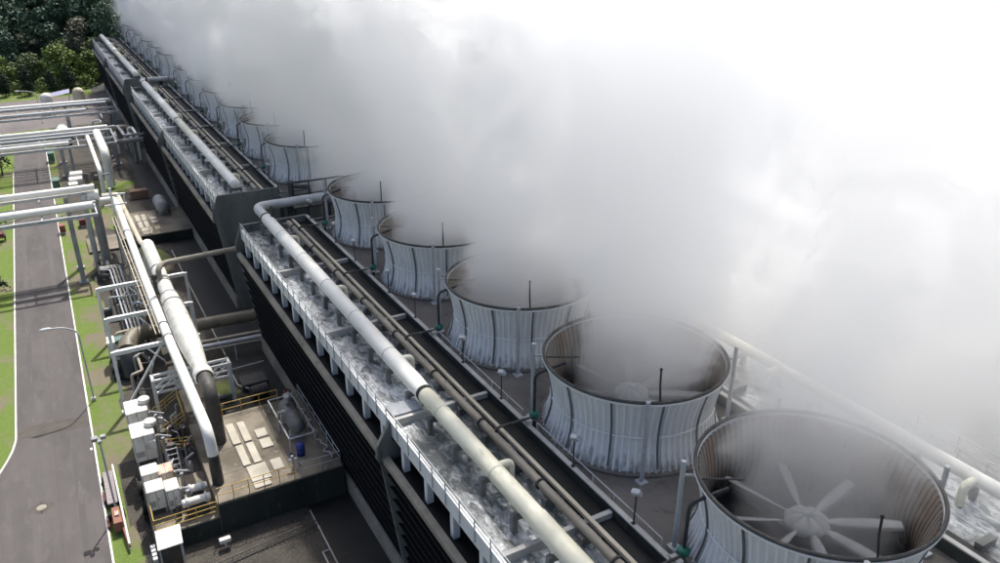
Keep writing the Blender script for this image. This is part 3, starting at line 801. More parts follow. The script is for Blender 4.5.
m = MB(); m.lathe([(.6,54.5),(.68,54.4),(.68,53.7),(.6,53.6)], (5.85,0,6.75), 28, axis='y'); m.build('ring', M['white_box'], root, o)
m = MB(); m.tube([(5.85,53.7,6.75),(5.85,51.6,6.75),(5.85,51.4,2.5)], .5, 24, bend=1.2); m.build('downpipe_shade', M['rim'], root, o)  # dark colour paints the shade on the descending fat pipe
for y, r in ((76.5,.68),(72.6,.68),(69.3,.82),(67.4,.89)):
    m = MB(); m.lathe([(r-.06,-.07),(r,-.07),(r,.07),(r-.06,.07)], (5.87,y,6.75), 28, axis='y', smooth=False)
    m.build('flange', M['grey_steel'], root, o)
m = MB(); m.tube([(5.0,70.6,6.8),(5.0,70.6,8.3)], .17, 10); m.lathe([(.22,0),(.25,.05),(.25,.4),(0,.5)], (5.0,70.6,8.2), 12); m.build('vent', M['black_pipe'], root, o)
root = empty('beige_pipe', (5.4, 95, 0), 'slim beige pipe running into the start of the fat cream pipe', 'pipe'); o = (5.4,95,0)
m = MB(); m.tube([(3.4,106,6.5),(5.15,106,6.5),(5.45,86,6.6),(5.6,84.6,6.6)], .24, 14, bend=.7); m.build('pipe', M['cream_pipe'], root, o)
for y in (99, 91): m = MB(); m.bar((5.3,y,0),(5.3,y,6.2),.2); m.build('support', M['grey_steel'], root, o)
root = empty('cable_ladder', (3.9, 82, 0), 'pale thin cable ladder left of the slim white pipe', 'cable tray'); o = (3.9,82,0)
m = MB(); m.bar((3.7,98,6.3),(3.85,63.5,6.3),.06,.1); m.bar((4.0,98,6.3),(4.15,63.5,6.3),.06,.1)
for i in range(15): y = 98-i*2.34; m.bar((3.7+.15*(98-y)/34.5,y,6.27),(4.0+.15*(98-y)/34.5,y,6.27),.05)
m.build('ladder', M['cream_pipe'], root, o)
for y in (97, 85.5): m = MB(); m.bar((3.85,y,0),(3.85,y,6.2),.14); m.build('support', M['grey_steel'], root, o)
root = empty('pipe_bundle', (2.8, 85, 0), 'low bundle of thin grey pipes on the gravel left of the cable ladder', 'pipe'); o = (2.8,85,0)
for i in range(5):
    m = MB(); x = 2.25 + i*.34
    m.tube([(1.3, 93.5-i*.1+i*.35, 1.5), (x, 93.0+i*.35, 1.5), (x+.1, 73.5, 1.5), (x+.1,73.5,.1)], .1+.03*(i%2), 9, bend=.35)
    m.build('pipe', M[('galv','grey_steel','cream_pipe','galv','black_pipe')[i]], root, o)
for y in (91, 87, 83, 79, 75): m = MB(); m.bar((2.0,y,1.3),(4.0,y,1.3),.14); m.bar((2.1,y,0),(2.1,y,1.3),.12); m.bar((3.9,y,0),(3.9,y,1.3),.12); m.build('stand', M['grey_steel'], root, o)
root = empty('drain_pipe', (1.6, 97, 0), 'thick dark pipes at the foot of the vertical duct', 'pipe'); o = (1.6,97,0)
m = MB(); m.tube([(1.3,98.2,.5),(1.3,93.2,.9),(2.4,92.5,.9)], .3, 14, bend=.6); m.build('left_pipe', M['black_pipe'], root, o)
m = MB(); m.tube([(2.2,98.6,.5),(2.2,94.5,.9),(3.3,94.0,.9)], .28, 14, bend=.6); m.build('right_pipe', M['dark_machine'], root, o)

# tangle of small pipes and boxes under the long pipes
rt = random.Random(21)
for i in range(16):
    x, y = rt.uniform(.9, 4.0), rt.uniform(64, 93); h = rt.uniform(.6, 2.6)
    b = MB(); b.tube([(x,y,.02),(x,y,h),(x+rt.uniform(.5,2.2),y+rt.uniform(-.6,.6),h),(x+rt.uniform(.5,2.2),y+rt.uniform(-4,4),h*rt.uniform(.3,1))], rt.uniform(.06,.16), 9, bend=.25)
    tag(b.build('thin_pipe', M[('galv','black_pipe','cream_pipe','grey_steel','brown_pipe')[i % 5]], None, (x,y,0)), 'thin bent pipe in the tangle under the long white pipes', 'pipe', 'thin pipes under the long white pipes')
for i in range(9):
    x, y = (rt.uniform(6.6, 9.2), rt.uniform(57, 69)) if i < 5 else (rt.uniform(.8, 3.8), rt.uniform(64, 90)); w_ = rt.uniform(.3, .7); h = rt.uniform(.5, 1.3)
    root = empty('pump', (x,y,0), 'small dark pump in the shade under the white frames', 'pump', 'small dark pumps under the white frames')
    m = MB(); m.bbox(x-w_,x+w_,y-w_*.6,y+w_*.6,.01,h*.5,.03); m.build('base', M['dark_machine'], root, (x,y,0))
    m = MB(); m.lathe([(0,-w_),(w_*.4,-w_*.95),(w_*.45,-w_*.7),(w_*.45,w_*.5),(w_*.25,w_*.6),(w_*.2,w_*1.2),(0,w_*1.22)], (x,y,h*.5+w_*.4), 14, axis='x'); m.build('motor', M[('grey_steel','dark_machine','dark_tank')[i % 3]], root, (x,y,0))
# white portal frames
def portal(y, xl, xr, z, label, brace=False, low=None):
    root = empty('portal_frame', (xl, y, 0), label, 'steel frame', 'white steel frames under the long pipes'); o = (xl,y,0)
    for x in (xl, xr):
        m = MB(); m.bar((x,y,0),(x,y,z+.12),.26,.26); m.box(x-.25,x+.25,y-.25,y+.25,.02,.12); m.build('leg', M['white_steel'], root, o)
    m = MB(); m.bar((xl+.13,y,z-.02),(xr-.13,y,z-.02),.26,.3); m.bar((xl+.13,y,z+.15),(xr-.13,y,z+.15),.34,.03); m.build('beam', M['white_steel'], root, o)
    m = MB()
    if brace: m.bar((xl+3.6,y,z-.2),(xl+.35,y,.6),.16,.16)
    m.bar((xl+.13,y,z-.2),(xl+1.3,y,z-.2),.1,.1); m.bar((3.0,y,z-.2),(4.1,y,z-1.6),.1,.1)
    m.build('brace', M['white_steel'], root, o)
    m = MB()
    for x, r in ((4.62,.36),(5.87,.68 if y > 70 else (.9 if y > 68 else 1.03))):
        m.box(x-.22, x+.22, y-.12, y+.12, z+.13, max(z+.2, (6.45 if x < 5 else 6.75)-r+.05))
    m.build('saddle', M['grey_steel'], root, o)
portal(77, .45, 8.3, 5.72, 'farthest white portal frame, its right leg standing beside the dark pit')
portal(69.9, .55, 7.6, 5.6, 'middle white portal frame under the swollen pipe')
portal(63.3, .45, 7.0, 5.5, 'nearest white portal frame, with a long diagonal brace at its left leg', True)
root = empty('truss_bent', (5.8, 61, 0), 'low white truss bent crossing under both long pipes', 'steel frame'); o = (5.8,61,0)
for y in (61.6, 60.7):
    m = MB(); m.bar((2.8,y,3.6),(8.7,y,3.6),.18,.2); m.bar((2.8,y,2.5),(8.7,y,2.5),.16,.16)
    for a, b_ in ((3.0,4.4),(4.4,5.8),(5.8,7.2),(7.2,8.6)):
        m.bar((a,y,2.5),(b_,y,3.6),.1,.1); m.bar((b_,y,2.5),(b_,y,3.6),.1,.1)
    m.build('truss', M['white_steel'], root, o)
for x in (2.8, 8.7):
    m = MB(); m.bar((x,61.6,0),(x,61.6,3.7),.24,.24); m.bar((x,60.7,0),(x,60.7,3.7),.24,.24); m.bar((x,60.7,3.6),(x,61.6,3.6),.2,.2); m.bar((x,60.7,1.6),(x,61.6,2.5),.1,.1)
    m.build('leg', M['white_steel'], root, o)
# hooked pipe into the gap
root = empty('hooked_pipe', (8, 73.9, 0), 'dark green hooked pipe arching from the fat cream pipe towards the block', 'pipe'); o = (8,73.9,0)
m = MB(); m.tube([(5.6,72.6,7.2),(5.6,72.9,8.3),(6.2,73.9,8.35),(16.5,74.6,8.35)], .26, 14, bend=.6); m.build('pipe', M['ledge'], root, o)
m = MB(); m.bar((14.5,74.5,0),(14.5,74.5,8.1),.3); m.build('support', M['concrete_dark'], root, o)
# cross pipe with elbow
root = empty('inlet_pipe', (7.5, 73, 0), 'fat tan pipe crossing the pit from the block to a big elbow', 'pipe'); o = (7.5,73,0)
m = MB(); m.tube([(13.6,71.9,2.2),(5.2,72.6,2.2)], .58, 24); m.build('pipe', M['duct'], root, o)
m = MB(); m.tube([(5.2,72.6,2.2),(3.6,72.6,2.5),(2.5,72.0,2.6),(1.9,70.9,2.5),(1.75,70.2,2.2)], [.58,.7,.78,.8,.8], 26, bend=0); m.build('elbow', M['duct'], root, o)
m = MB(); m.tube([(1.75,70.2,2.2),(1.72,69.4,1.6),(1.7,69.0,.2)], [.8,.78,.75], 26); m.build('elbow_foot_shade', M['black_pipe'], root, o)  # black stands for the tan elbow dropping into shade
m = MB(); m.lathe([(.58,-.1),(.75,-.1),(.75,.1),(.58,.1)], (5.6,72.57,2.2), 24, axis='x', smooth=False); m.build('flange', M['grey_steel'], root, o)
for i, (y, z, r, mt) in enumerate(((70.3,1.4,.12,'cream_pipe'),(69.4,1.3,.2,'galv'),(68.8,1.2,.1,'brown_pipe'))):
    b = MB(); b.tube([(6.8,y,.1),(6.8,y,z),(13.3,y-.5,z)], r, 10, bend=.3)
    tag(b.build('thin_pipe', M[mt], None, (6.8,y,0)), ['thin cream pipe just in front of the fat tan pipe','thin grey pipe low in front of the fat tan pipe','thinnest brown pipe nearest the truss bent'][i], 'pipe', 'thin pipes across the pit')
# green topped pump under the middle frame
root = empty('pump_skid', (1.2, 70.5, 0), 'pump skid with a green and white top beside the big tan elbow', 'pump'); o = (1.2,70.5,0)
m = MB(); m.bbox(.5,2.6,72.0,73.0,2.1,2.5,.05); m.build('cover', M['green_cab'], root, o)
m = MB(); m.bbox(.25,.9,71.6,73.1,1.2,2.6,.05); m.build('cabinet', M['white_box'], root, o)
m = MB(); m.tube([(.6,70.6,.7),(.6,69.4,.7)], .5, 16); m.box(.2,2.4,69,73.4,0,.5); m.build('motor', M['rubber'], root, o)

# ------------------------------------------------------------------ concrete platforms
def pump_platform(y0, label, big=True):
    L = 10.4
    root = empty('concrete_platform', (6.5, y0, 0), label, 'platform', 'raised concrete platforms'); o = (6.5, y0, 0)
    m = MB(); m.bbox(4.3,12.75,y0,y0+L,0,2.5,.04); m.build('slab', M['slab'], root, o)
    m = MB(); m.bbox(.35,4.29,y0,y0+5.6,0,1.5,.04); m.build('lower_slab', M['slab'], root, o)
    m = MB(); m.box(4.35,12.7,y0-.06,y0-.002,.1,2.38); m.build('front_face_shade', M['concrete_dark'], root, o)  # dark sheet painting shade over the slab's camera-facing side
    m = MB(); m.box(.4,4.28,y0-.06,y0-.002,.1,1.4); m.build('front_face_shade', M['concrete_dark'], root, o)  # same painted shade on the lower slab
    for (a, b_, c, d, h) in ((6.62,7.18,5.9,8.75,.14),(7.42,7.95,5.9,8.65,.14),(6.68,7.2,3.05,5.7,.12),(7.42,7.95,3.05,5.7,.12),(6.8,8.1,1.0,2.9,.1),(6.8,7.9,.25,.92,.1),
                             (8.35,9.15,6.0,7.1,.1),(8.35,9.15,4.5,5.7,.1),(8.4,9.15,1.6,2.9,.1)):
        m = MB(); m.bbox(a,b_,y0+c,y0+d,2.504,2.5+h,.03); m.build('pad', M['pad'], root, o)
    m = MB()
    for yy in (2.9, 5.8): m.box(4.5,8.2,y0+yy-.03,y0+yy+.03,2.503,2.512)
    m.build('joint', M['dark_machine'], root, o)
    return root
p1 = pump_platform(44.45, 'raised brown concrete platform with pale pads in the foreground yard')
p2 = copy_tree(p1); p2.location = (6.5+.3, 103.6, -1.2); p2['label'] = 'far brown concrete platform with pale strips in the tower shadow'
rail('platform_railing', [(4.4,44.6,2.5),(9.4,44.6,2.5)], 1.05, 1, 1.1, 'yellow', 'yellow railing with many posts along the front edge of the brown platform', 'railings round the foreground platform')
rail('platform_railing', [(9.9,44.6,2.5),(12.6,44.6,2.5),(12.6,54.7,2.5)], 1.05, 1, 1.4, 'galv', 'grey railing round the shaded far corner of the brown platform', 'railings round the foreground platform')
rail('platform_railing', [(5.4,54.75,2.5),(11.0,54.75,2.5)], 1.05, 1, 1.5, 'yellow', 'yellow railing along the back edge of the brown platform', 'railings round the foreground platform')
rail('platform_railing', [(.5,48.2,1.5),(.5,44.6,1.5),(4.25,44.6,1.5)], 1.1, 2, 1.1, 'yellow', 'yellow railing round the pumps behind the white roofed hut', 'railings round the foreground platform')
# vessel
root = empty('vessel', (11.0, 50.5, 2.5), 'horizontal grey tank in a frame in the shade on the brown platform', 'tank'); o = (11,50.5,2.5)
m = MB(); m.lathe([(0,48.4),(.3,48.45),(.5,48.7),(.56,49.0),(.56,51.9),(.5,52.2),(.3,52.4),(0,52.45)], (10.95,0,3.6), 24, axis='y'); m.build('shell', M['dark_tank'], root, o)
m = MB()
for y in (49.2,51.5): m.box(10.4,11.5,y-.15,y+.15,2.5,3.2)
m.build('saddle', M['concrete'], root, o)
m = MB()
for x in (10.0,11.8): m.bar((x,47.6,3.6),(x,53.4,3.6),.08); 
for y in (47.6,50.5,53.4):
    for x in (10.0,11.8): m.bar((x,y,2.5),(x,y,3.6),.08)
m.bar((10,47.6,3.6),(11.8,47.6,3.6),.08); m.bar((10,53.4,3.6),(11.8,53.4,3.6),.08)
m.build('frame', M['galv'], root, o)
m = MB(); m.tube([(10.95,51.3,4.3),(10.95,51.3,4.8)], .2, 12); m.tube([(10.95,49.6,4.4),(10.4,49.6,4.7),(10.0,50.4,4.2),(10.0,50.4,2.6)], .09, 8, bend=.2); m.build('nozzle', M['grey_steel'], root, o)
root = empty('manway', (11.6, 53.9, 2.5), 'small round grey drum at the back of the brown platform', 'drum')
m = MB(); m.lathe([(.42,0),(.42,.9),(.46,.92),(.46,1.0),(0,1.05)], (11.6,53.6,2.504), 18); m.build('drum', M['grey_steel'], root, (11.6,53.9,2.5))
root = empty('blue_barrel', (10.55, 47.0, 2.5), 'dark blue barrel in front of the grey tank', 'barrel')
m = MB(); m.lathe([(0,0),(.3,0),(.3,.3),(.32,.32),(.3,.34),(.3,.6),(.32,.62),(.3,.64),(.3,.9),(0,.88)], (10.55,47.0,2.504), 16); m.build('body', M['blue'], root, (10.55,47,2.5))
root = empty('valve_stand', (9.6, 45.6, 2.5), 'white valve stand at the front edge of the platform shade', 'valve')
m = MB(); m.tube([(9.6,45.6,2.5),(9.6,45.6,3.6)], .08, 8); m.tube([(9.3,45.6,3.3),(9.9,45.6,3.3)], .07, 8); m.tube([(9.9,45.6,3.3),(10.1,45.9,2.5)], .05, 8); m.build('pipe', M['galv'], root, (9.6,45.6,2.5))
m = MB(); m.lathe([(.2,0),(.24,.03),(.2,.06)], (9.6,45.6,3.62), 12); m.build('handwheel', M['blue'], root, (9.6,45.6,2.5))
# scum of cables and little pipes along the shaded edge
root = empty('hose', (12.2, 50, 2.5), 'tangled pale hose lying along the shaded right edge of the platform', 'hose')
rh = random.Random(5); pts = [(12.2+rh.uniform(-.25,.25), 45.4+i*.35, 2.58+rh.uniform(0,.1)) for i in range(26)]
m = MB(); m.tube(pts, .06, 6); m.build('tube', M['galv'], root, (12.2,50,2.5))

# ------------------------------------------------------------------ machinery on the left of the platform
def cabinet(x, y, z0, w_, d, h, label, mt, lids, fan=True):
    root = empty('cabinet', (x, y, 0), label, 'cabinet', 'white cabinets by the pumps'); o = (x,y,0)
    m = MB(); m.bbox(x-w_/2,x+w_/2,y-d/2,y+d/2,z0,z0+h,.05); m.build('body', M[mt], root, o)
    if fan:
        m = MB(); m.lathe([(.36,0),(.42,.05),(.42,.3),(.36,.38),(.3,.3),(0,.26)], (x+w_/2-.1,y+.2,z0+h+.004), 20); m.build('cowl', M['white_box'], root, o)
    for (dx, dz, sw, sh) in lids:
        m = MB(); m.bbox(x+dx-sw/2,x+dx+sw/2,y-d/2-.22,y-d/2-.005,z0+dz,z0+dz+sh,.03); m.build('panel', M[mt], root, o)
    m = MB()
    for sx in (-1,1):
        for sy in (-1,1): m.bar((x+sx*(w_/2-.1),y+sy*(d/2-.1),0),(x+sx*(w_/2-.1),y+sy*(d/2-.1),z0),.14)
    m.build('stand', M['grey_steel'], root, o); m = MB(); m.tube([(x+w_/2+.1,y-d/2+.3,.3),(x+w_/2+.1,y-d/2+.3,z0+h*.8)], .1, 8); m.tube([(x+w_/2+.45,y-d/2+.1,.3),(x+w_/2+.45,y-d/2+.1,z0+h*.7)], .12, 8)
    m.tube([(x+w_/2+.1,y-d/2+.3,z0+h*.8),(x+w_/2+1.0,y-d/2+.3,z0+h*.6)], .1, 8)
    m.build('conduit', M['grey_steel'], root, o)
    m = MB(); m.box(x-w_/2-.012,x-w_/2-.003,y-.25,y+.05,z0+h*.5,z0+h*.8); m.build('grille', M['dark_machine'], root, o)
    m = MB(); m.box(x-w_/2+.1,x+w_/2-.1,y-d/2+.1,y+d/2-.1,z0-.9,z0-.02); m.build('underside', M['dark_machine'], root, o)
    m = MB()
    for t in (.02, .5, .98): m.box(x-w_/2+.05+t*(w_-.1)-.012,x-w_/2+.05+t*(w_-.1)+.012,y-d/2-.006,y-d/2+.02,z0+.06,z0+h-.1)
    m.box(x-w_/2+.06,x+w_/2-.06,y-d/2-.006,y-d/2+.02,z0+h-.12,z0+h-.1); m.box(x-.012,x+.012,y-d/2+.1,y+d/2-.1,z0+h-.02,z0+h+.006); m.box(x-w_/2-.006,x-w_/2+.02,y-.012,y+.012,z0+.06,z0+h-.1)
    for t in range(5): m.box(x-w_/2+.12,x-.1,y-d/2-.012,y-d/2+.01,z0+h*.2+t*.09,z0+h*.2+t*.09+.035)
    m.bar((x+.1,y-d/2-.03,z0+h*.45),(x+.1,y-d/2-.03,z0+h*.6),.035)
    m.build('door_seam', M['dark_machine'], root, o)
cabinet(1.1,56.9,1.9,1.5,2.0,2.1,'tall clean white cabinet with round cowl, the farther of the two big ones','white_box',[(.4,.9,.5,.6)])
cabinet(1.1,53.5,1.9,1.5,2.0,2.1,'tall white cabinet with round cowl and side panel, the nearer of the two big ones','white_box',[(.45,.9,.5,.7)])
cabinet(.95,49.5,1.7,1.1,1.2,1.5,'small weathered white cabinet behind the blotchy one','white_box',[],False)
cabinet(1.9,49.1,1.7,.95,1.2,1.5,'small cabinet with large rust stains on its lid','rusty_box',[],False)
cabinet(1.0,47.2,1.9,1.1,1.3,1.5,'small bright white cabinet nearest the yellow railing','white_box',[],False)
cabinet(1.95,47.0,1.7,.95,1.3,1.6,'small pale blotchy cabinet touching the bright white one','rusty_box',[],False) if False else cabinet(2.0,47.0,1.7,.85,1.3,1.55,'small greyish cabinet right of the bright white one','white_box',[],False)
for i, (y, x0, x1) in enumerate(((46.7,2.7,4.1),(45.4,2.3,4.1))):
    root = empty('pump', (x0, y, 1.5), ['horizontal white pump cylinder behind the front one','horizontal white pump cylinder nearest the yellow railing'][i], 'pump', 'white pump cylinders'); o = (x0,y,1.5)
    m = MB(); m.lathe([(0,x0),(.22,x0+.02),(.27,x0+.1),(.27,x1-.1),(.22,x1-.02),(0,x1)], (0,y,2.6), 18, axis='x'); m.build('cylinder', M['white_box'], root, o)
    m = MB(); m.lathe([(.27,-.06),(.36,-.06),(.36,.06),(.27,.06)], (x0+.35,y,2.6), 18, axis='x', smooth=False); m.lathe([(.27,-.06),(.36,-.06),(.36,.06),(.27,.06)], (x1-.3,y,2.6), 18, axis='x', smooth=False); m.build('flange', M['galv'], root, o)
    m = MB(); m.box(x0+.2,x1-.2,y-.3,y+.3,1.5,2.35); m.tube([(x0+.1,y,2.5),(x0-.25,y+.1,2.5),(x0-.25,y+.1,1.6)], .16, 10, bend=.2); m.build('base', M['dark_machine'], root, o)
# stairs, dark machines, yellow stair rails
root = empty('machine_deck', (3.3, 53, 0), 'dark machine deck crowded with pipes between cabinets and white pipe', 'machinery'); o = (3.3,53,0)
rm = random.Random(11)
m = MB(); m.box(2.3,4.25,50.2,59.5,0,1.0)
for i in range(26):
    x, y = rm.uniform(2.4,4.0), rm.uniform(50.4,59.2); h = rm.uniform(.3,1.6)
    if i % 3 == 0: m.tube([(x,y,1),(x,y,1+h)], rm.uniform(.1,.3), 10)
    elif i % 3 == 1: m.bbox(x-.25,x+.25,y-.3,y+.3,1,1+h*.7,.03)
    else: m.tube([(x,y,1+h*.5),(x+rm.uniform(-.8,.8),y+rm.uniform(-1.6,1.6),1+h*.5)], rm.uniform(.06,.16), 8)
m.build('machine', M['dark_machine'], root, o)
for i in range(16):
    x, y = rm.uniform(2.4,4.1), rm.uniform(50.4,59); h = rm.uniform(.4,1.5)
    m = MB(); m.tube([(x,y,1),(x,y,1+h),(x+rm.uniform(-.8,.6),y+rm.uniform(-.6,.6),1+h)], rm.uniform(.04,.1), 8, bend=.1)
    m.build('small_pipe', M['galv'], root, o)
for i in range(5):
    x, y = rm.uniform(2.5,4.0), rm.uniform(50.4,58); m = MB(); m.lathe([(0,0),(.13,.02),(.13,.24),(0,.28)], (x,y,1.2+rm.random()), 10)
    m.build('valve', M['red'], root, o)
rail('stair_railing', [(2.3,59.3,1.0),(4.2,59.3,2.2),(4.2,56.6,2.2)], 1.0, 2, .9, 'yellow', 'yellow railing behind the machines below the truss bent', 'yellow railings among the machines')
rail('stair_railing', [(2.2,55.9,1.0),(4.2,55.4,2.4)], 1.0, 2, .9, 'yellow', 'yellow sloping stair railing between the two big cabinets and the white pipe', 'yellow railings among the machines')
rail('stair_railing', [(2.2,54.0,1.2),(4.3,53.4,1.2)], 1.1, 3, .8, 'yellow', 'yellow railing of many bars right of the nearer big cabinet', 'yellow railings among the machines')
root = empty('ladder', (2.5, 50.6, 0), 'grey steel ladder leaning beside the rust stained cabinet', 'ladder')
m = MB(); m.bar((2.3,50.0,.2),(2.3,51.6,3.0),.07); m.bar((3.0,50.0,.2),(3.0,51.6,3.0),.07)
for i in range(9): t = i/8.5; m.bar((2.3,50.0+1.6*t,.2+2.8*t+.1),(3.0,50.0+1.6*t,.2+2.8*t+.1),.05)
m.build('ladder', M['galv'], root, (2.5,50.6,0)); 
root = empty('cable_drum', (.5, 50.5, 0), 'dark hose reels in the shade under the small cabinets', 'reel')
m = MB(); m.lathe([(.75,-.3),(.8,-.3),(.8,-.22),(.5,-.2),(.5,.2),(.8,.22),(.8,.3),(.75,.3)], (.35,51.0,.85), 22, axis='x'); m.lathe([(.75,-.3),(.8,-.3),(.8,-.22),(.5,-.2),(.5,.2),(.8,.22),(.8,.3),(.75,.3)], (.35,48.6,.85), 22, axis='x'); m.build('reel', M['rubber'], root, (.5,50.5,0))
# white hut
root = empty('hut', (1.1, 42, 0), 'small open hut with bright white flat roof at the platform corner', 'hut'); o = (1.1,42,0)
m = MB(); m.add([(.35,41.25,2.92),(1.75,41.25,2.92),(1.85,42.85,3.1),(.42,42.85,3.1),(.35,41.25,2.98),(1.75,41.25,2.98),(1.85,42.85,3.16),(.42,42.85,3.16)], [(3,2,1,0),(4,5,6,7),(0,1,5,4),(1,2,6,5),(2,3,7,6),(3,0,4,7)]); m.build('roof', M['white_box'], root, o)
for x in (.45,1.68):
    for y in (41.35,42.7):
        m = MB(); m.bar((x,y,0),(x,y,2.9),.08); m.build('post', M['galv'], root, o)
m = MB(); m.box(.45,1.7,42.72,42.76,0,2.7); m.build('back_panel', M['dark_machine'], root, o)
root = empty('yellow_tank', (1.1, 41.7, 0), 'yellow drum standing at the open front of the white roofed hut', 'drum')
m = MB(); m.lathe([(0,0),(.38,0),(.42,.1),(.42,1.1),(.36,1.3),(.14,1.4),(0,1.42)], (1.15,40.95,.01), 18); m.build('body', M['yellow'], root, (1.1,41.7,0))
root = empty('grey_box', (.2, 43.4, 0), 'row of small grey boxes left of the white hut', 'box')
m = MB()
for i in range(4): m.bbox(.0,.28,42.6+i*.4,42.9+i*.4,.5,1.3,.03)
m.bar((.1,42.6,.0),(.1,42.6,.5),.08); m.bar((.1,44.0,.0),(.1,44.0,.5),.08); m.box(.0,.25,42.5,44.2,.46,.5)
m.build('boxes', M['galv'], root, (.2,43.4,0))
b = MB(); b.bbox(3.9,4.6,42.9,43.3,.5,.8,.04); b.bar((4.25,43.1,.01),(4.25,43.1,.5),.1)
tag(b.build('junction_box', M['white_box'], None, (4.2,43.1,0)), 'small white junction box on the gravel below the dark platform front', 'box')
# drain channels on the yard floor
b = MB(); b.box(9.95,10.03,36,43.9,.02,.1); b.box(9.5,9.95,39.55,39.63,.02,.1); b.box(9.45,9.53,30,39.63,.02,.1)
tag(b.build('drain_channel', M['concrete'], None, (9.9,40,0)), kind='structure')
b = MB(); b.box(9.6,9.72,69,100,.02,.12); b.box(7.6,7.7,60.5,68,.02,.12)
tag(b.build('drain_channel', M['concrete'], None, (9.6,80,0)), kind='structure')
b = MB(); 
for i in range(22): b.bar((4.4+i*.27,41.6+.0*i,.02),(4.4+i*.27,41.9,.25),.05)
b.bar((2.0,41.5,.25),(10.0,42.5,.25),.06); b.bar((2.0,41.2,.1),(10.0,42.2,.1),.06)
b.build('x', M['dark_machine']).name = 'low_cable_tray'
tag(bpy.data.objects['low_cable_tray'], 'low dark cable tray crossing the gravel in front of the platform', 'cable tray')

# things in the pit by the block
root = empty('sump_pump', (10.4, 63.5, 0), 'dark sump pump with pale pipework in the shaded pit', 'pump'); o = (10.4,63.5,0)
m = MB(); m.tube([(10.0,60.2,.6),(11.4,60.4,.6)], .55, 16); m.bbox(9.6,11.8,61.6,63.4,0,.7,.05); m.build('body', M['dark_machine'], root, o)
m = MB(); m.tube([(8.6,67,.3),(8.9,65.6,.3),(12.4,65.8,.3)], .07, 8, bend=.2); m.tube([(9.4,65.2,.3),(9.4,62.6,.3),(10.2,60.8,.6)], .07, 8, bend=.2); m.tube([(10.4,67.5,.1),(10.4,67.5,1.8)], .06, 8); m.build('pipework', M['galv'], root, o)
root = empty('red_valve', (12.6, 59.0, 0), 'small red valve wheel in the shade beside the basin wall', 'valve')
m = MB(); m.lathe([(.28,-.05),(.34,0),(.28,.05),(.1,.02),(.1,-.02)], (12.4,57.6,1.5), 14); m.tube([(12.4,57.6,0.01),(12.4,57.6,1.5)], .06, 8); m.build('wheel', M['red'], root, (12.6,59,0))

root = empty('vessel', (10.6, 113, 0), 'second horizontal tank in the shade by the far concrete platform', 'tank'); o = (10.6,113,0)
m = MB(); m.lathe([(0,110.4),(.5,110.5),(.8,110.9),(.85,111.4),(.85,114.4),(.8,114.8),(.5,115.2),(0,115.3)], (10.6,0,2.4), 22, axis='y'); m.build('shell', M['grey_steel'], root, o)
m = MB(); m.box(10,11.2,111.3,111.7,0,1.7); m.box(10,11.2,113.8,114.2,0,1.7); m.build('saddle', M['concrete'], root, o)
rail('platform_railing', [(9.2,103.8,1.3),(6.5,103.8,1.3)], 1.0, 1, 1.2, 'yellow', 'short yellow railing on the far concrete platform')
b = MB(); b.bbox(7.8,10.2,124.6,126,0,1.3,.05)
tag(b.build('brick_box', M['brown_wall'], None, (9,125,0)), 'low brown red housing in front of the second rack', 'housing')

# ------------------------------------------------------------------ roadside things
def lamp(x, y, h, arm, label):
    root = empty('street_lamp', (x, y, 0), label, 'street lamp', 'street lamps along the road'); o = (x,y,0)
    m = MB(); m.tube([(x,y,0),(x,y,h-.4),(x-arm*.5,y-.02,h+.15),(x-arm,y-.03,h+.25)] if arm > 1 else [(x,y,0),(x,y,h)], .065, 9, bend=.8); m.box(x-.15,x+.15,y-.15,y+.15,.02,.3); m.build('pole', M['galv'], root, o)
    m = MB()
    if arm > 1:
        m.lathe([(0,-.45),(.09,-.42),(.13,-.2),(.13,.2),(.08,.36),(0,.4)], (x-arm-.25,y-.03,h+.27), 12, axis='x')
        m.build('lamp_head', M['white_steel'], root, o)
    else:
        m.bbox(x-.45,x-.06,y-.22,y+.2,h-.12,h+.14,.04); m.bbox(x+.06,x+.42,y-.1,y+.24,h-.14,h+.1,.04); m.bbox(x-.12,x+.12,y-.55,y-.2,h-.16,h+.06,.04)
        m.build('lamp_head', M['grey_steel'], root, o)
lamp(-1.65, 66.6, 7.0, 1.9, 'curved arm street lamp reaching over the road beside the grass')
lamp(-1.5, 50.0, 6.2, 0, 'straight pole with a cluster of floodlights near the orange cart')
lamp(-2.0, 191, 6.6, 3.0, 'distant curved arm street lamp in front of the trees')
root = empty('plank_trailer', (-1.55, 52.6, 0), 'grey planked flatbed beside the kerb behind the orange cart', 'trailer'); o = (-1.55,52.6,0)
m = MB(); m.bbox(-1.95,-1.3,50.6,54.6,.5,.6,.02)
for i in range(9): m.box(-1.95,-1.3,50.7+i*.43,50.72+i*.43,.602,.61)
m.build('bed', M['planks'], root, o)
for y in (51.3,54.0):
    for x in (-1.98,-1.27):
        m = MB(); m.lathe([(.12,-.09),(.26,-.09),(.28,0),(.26,.09),(.12,.09)], (x,y,.3), 16, axis='x'); m.build('wheel', M['rubber'], root, o)
root = empty('orange_cart', (-1.4, 48.4, 0), 'rusty orange cart with long drawbar on the roadside grass', 'cart'); o = (-1.4,48.4,0)
m = MB(); V = [(-1.8,47.6,.4),(-1.2,47.6,.4),(-1.15,49.4,.4),(-1.85,49.4,.4),(-1.75,47.8,.95),(-1.25,47.8,.95),(-1.3,49.3,1.15),(-1.75,49.3,1.15)]
m.add(V, [(3,2,1,0),(4,5,6,7),(0,1,5,4),(1,2,6,5),(2,3,7,6),(3,0,4,7)]); m.build('body', M['orange'], root, o)
m = MB(); m.bar((-1.25,47.7,.5),(-1.1,45.7,.45),.14,.14); m.build('drawbar', M['orange'], root, o)
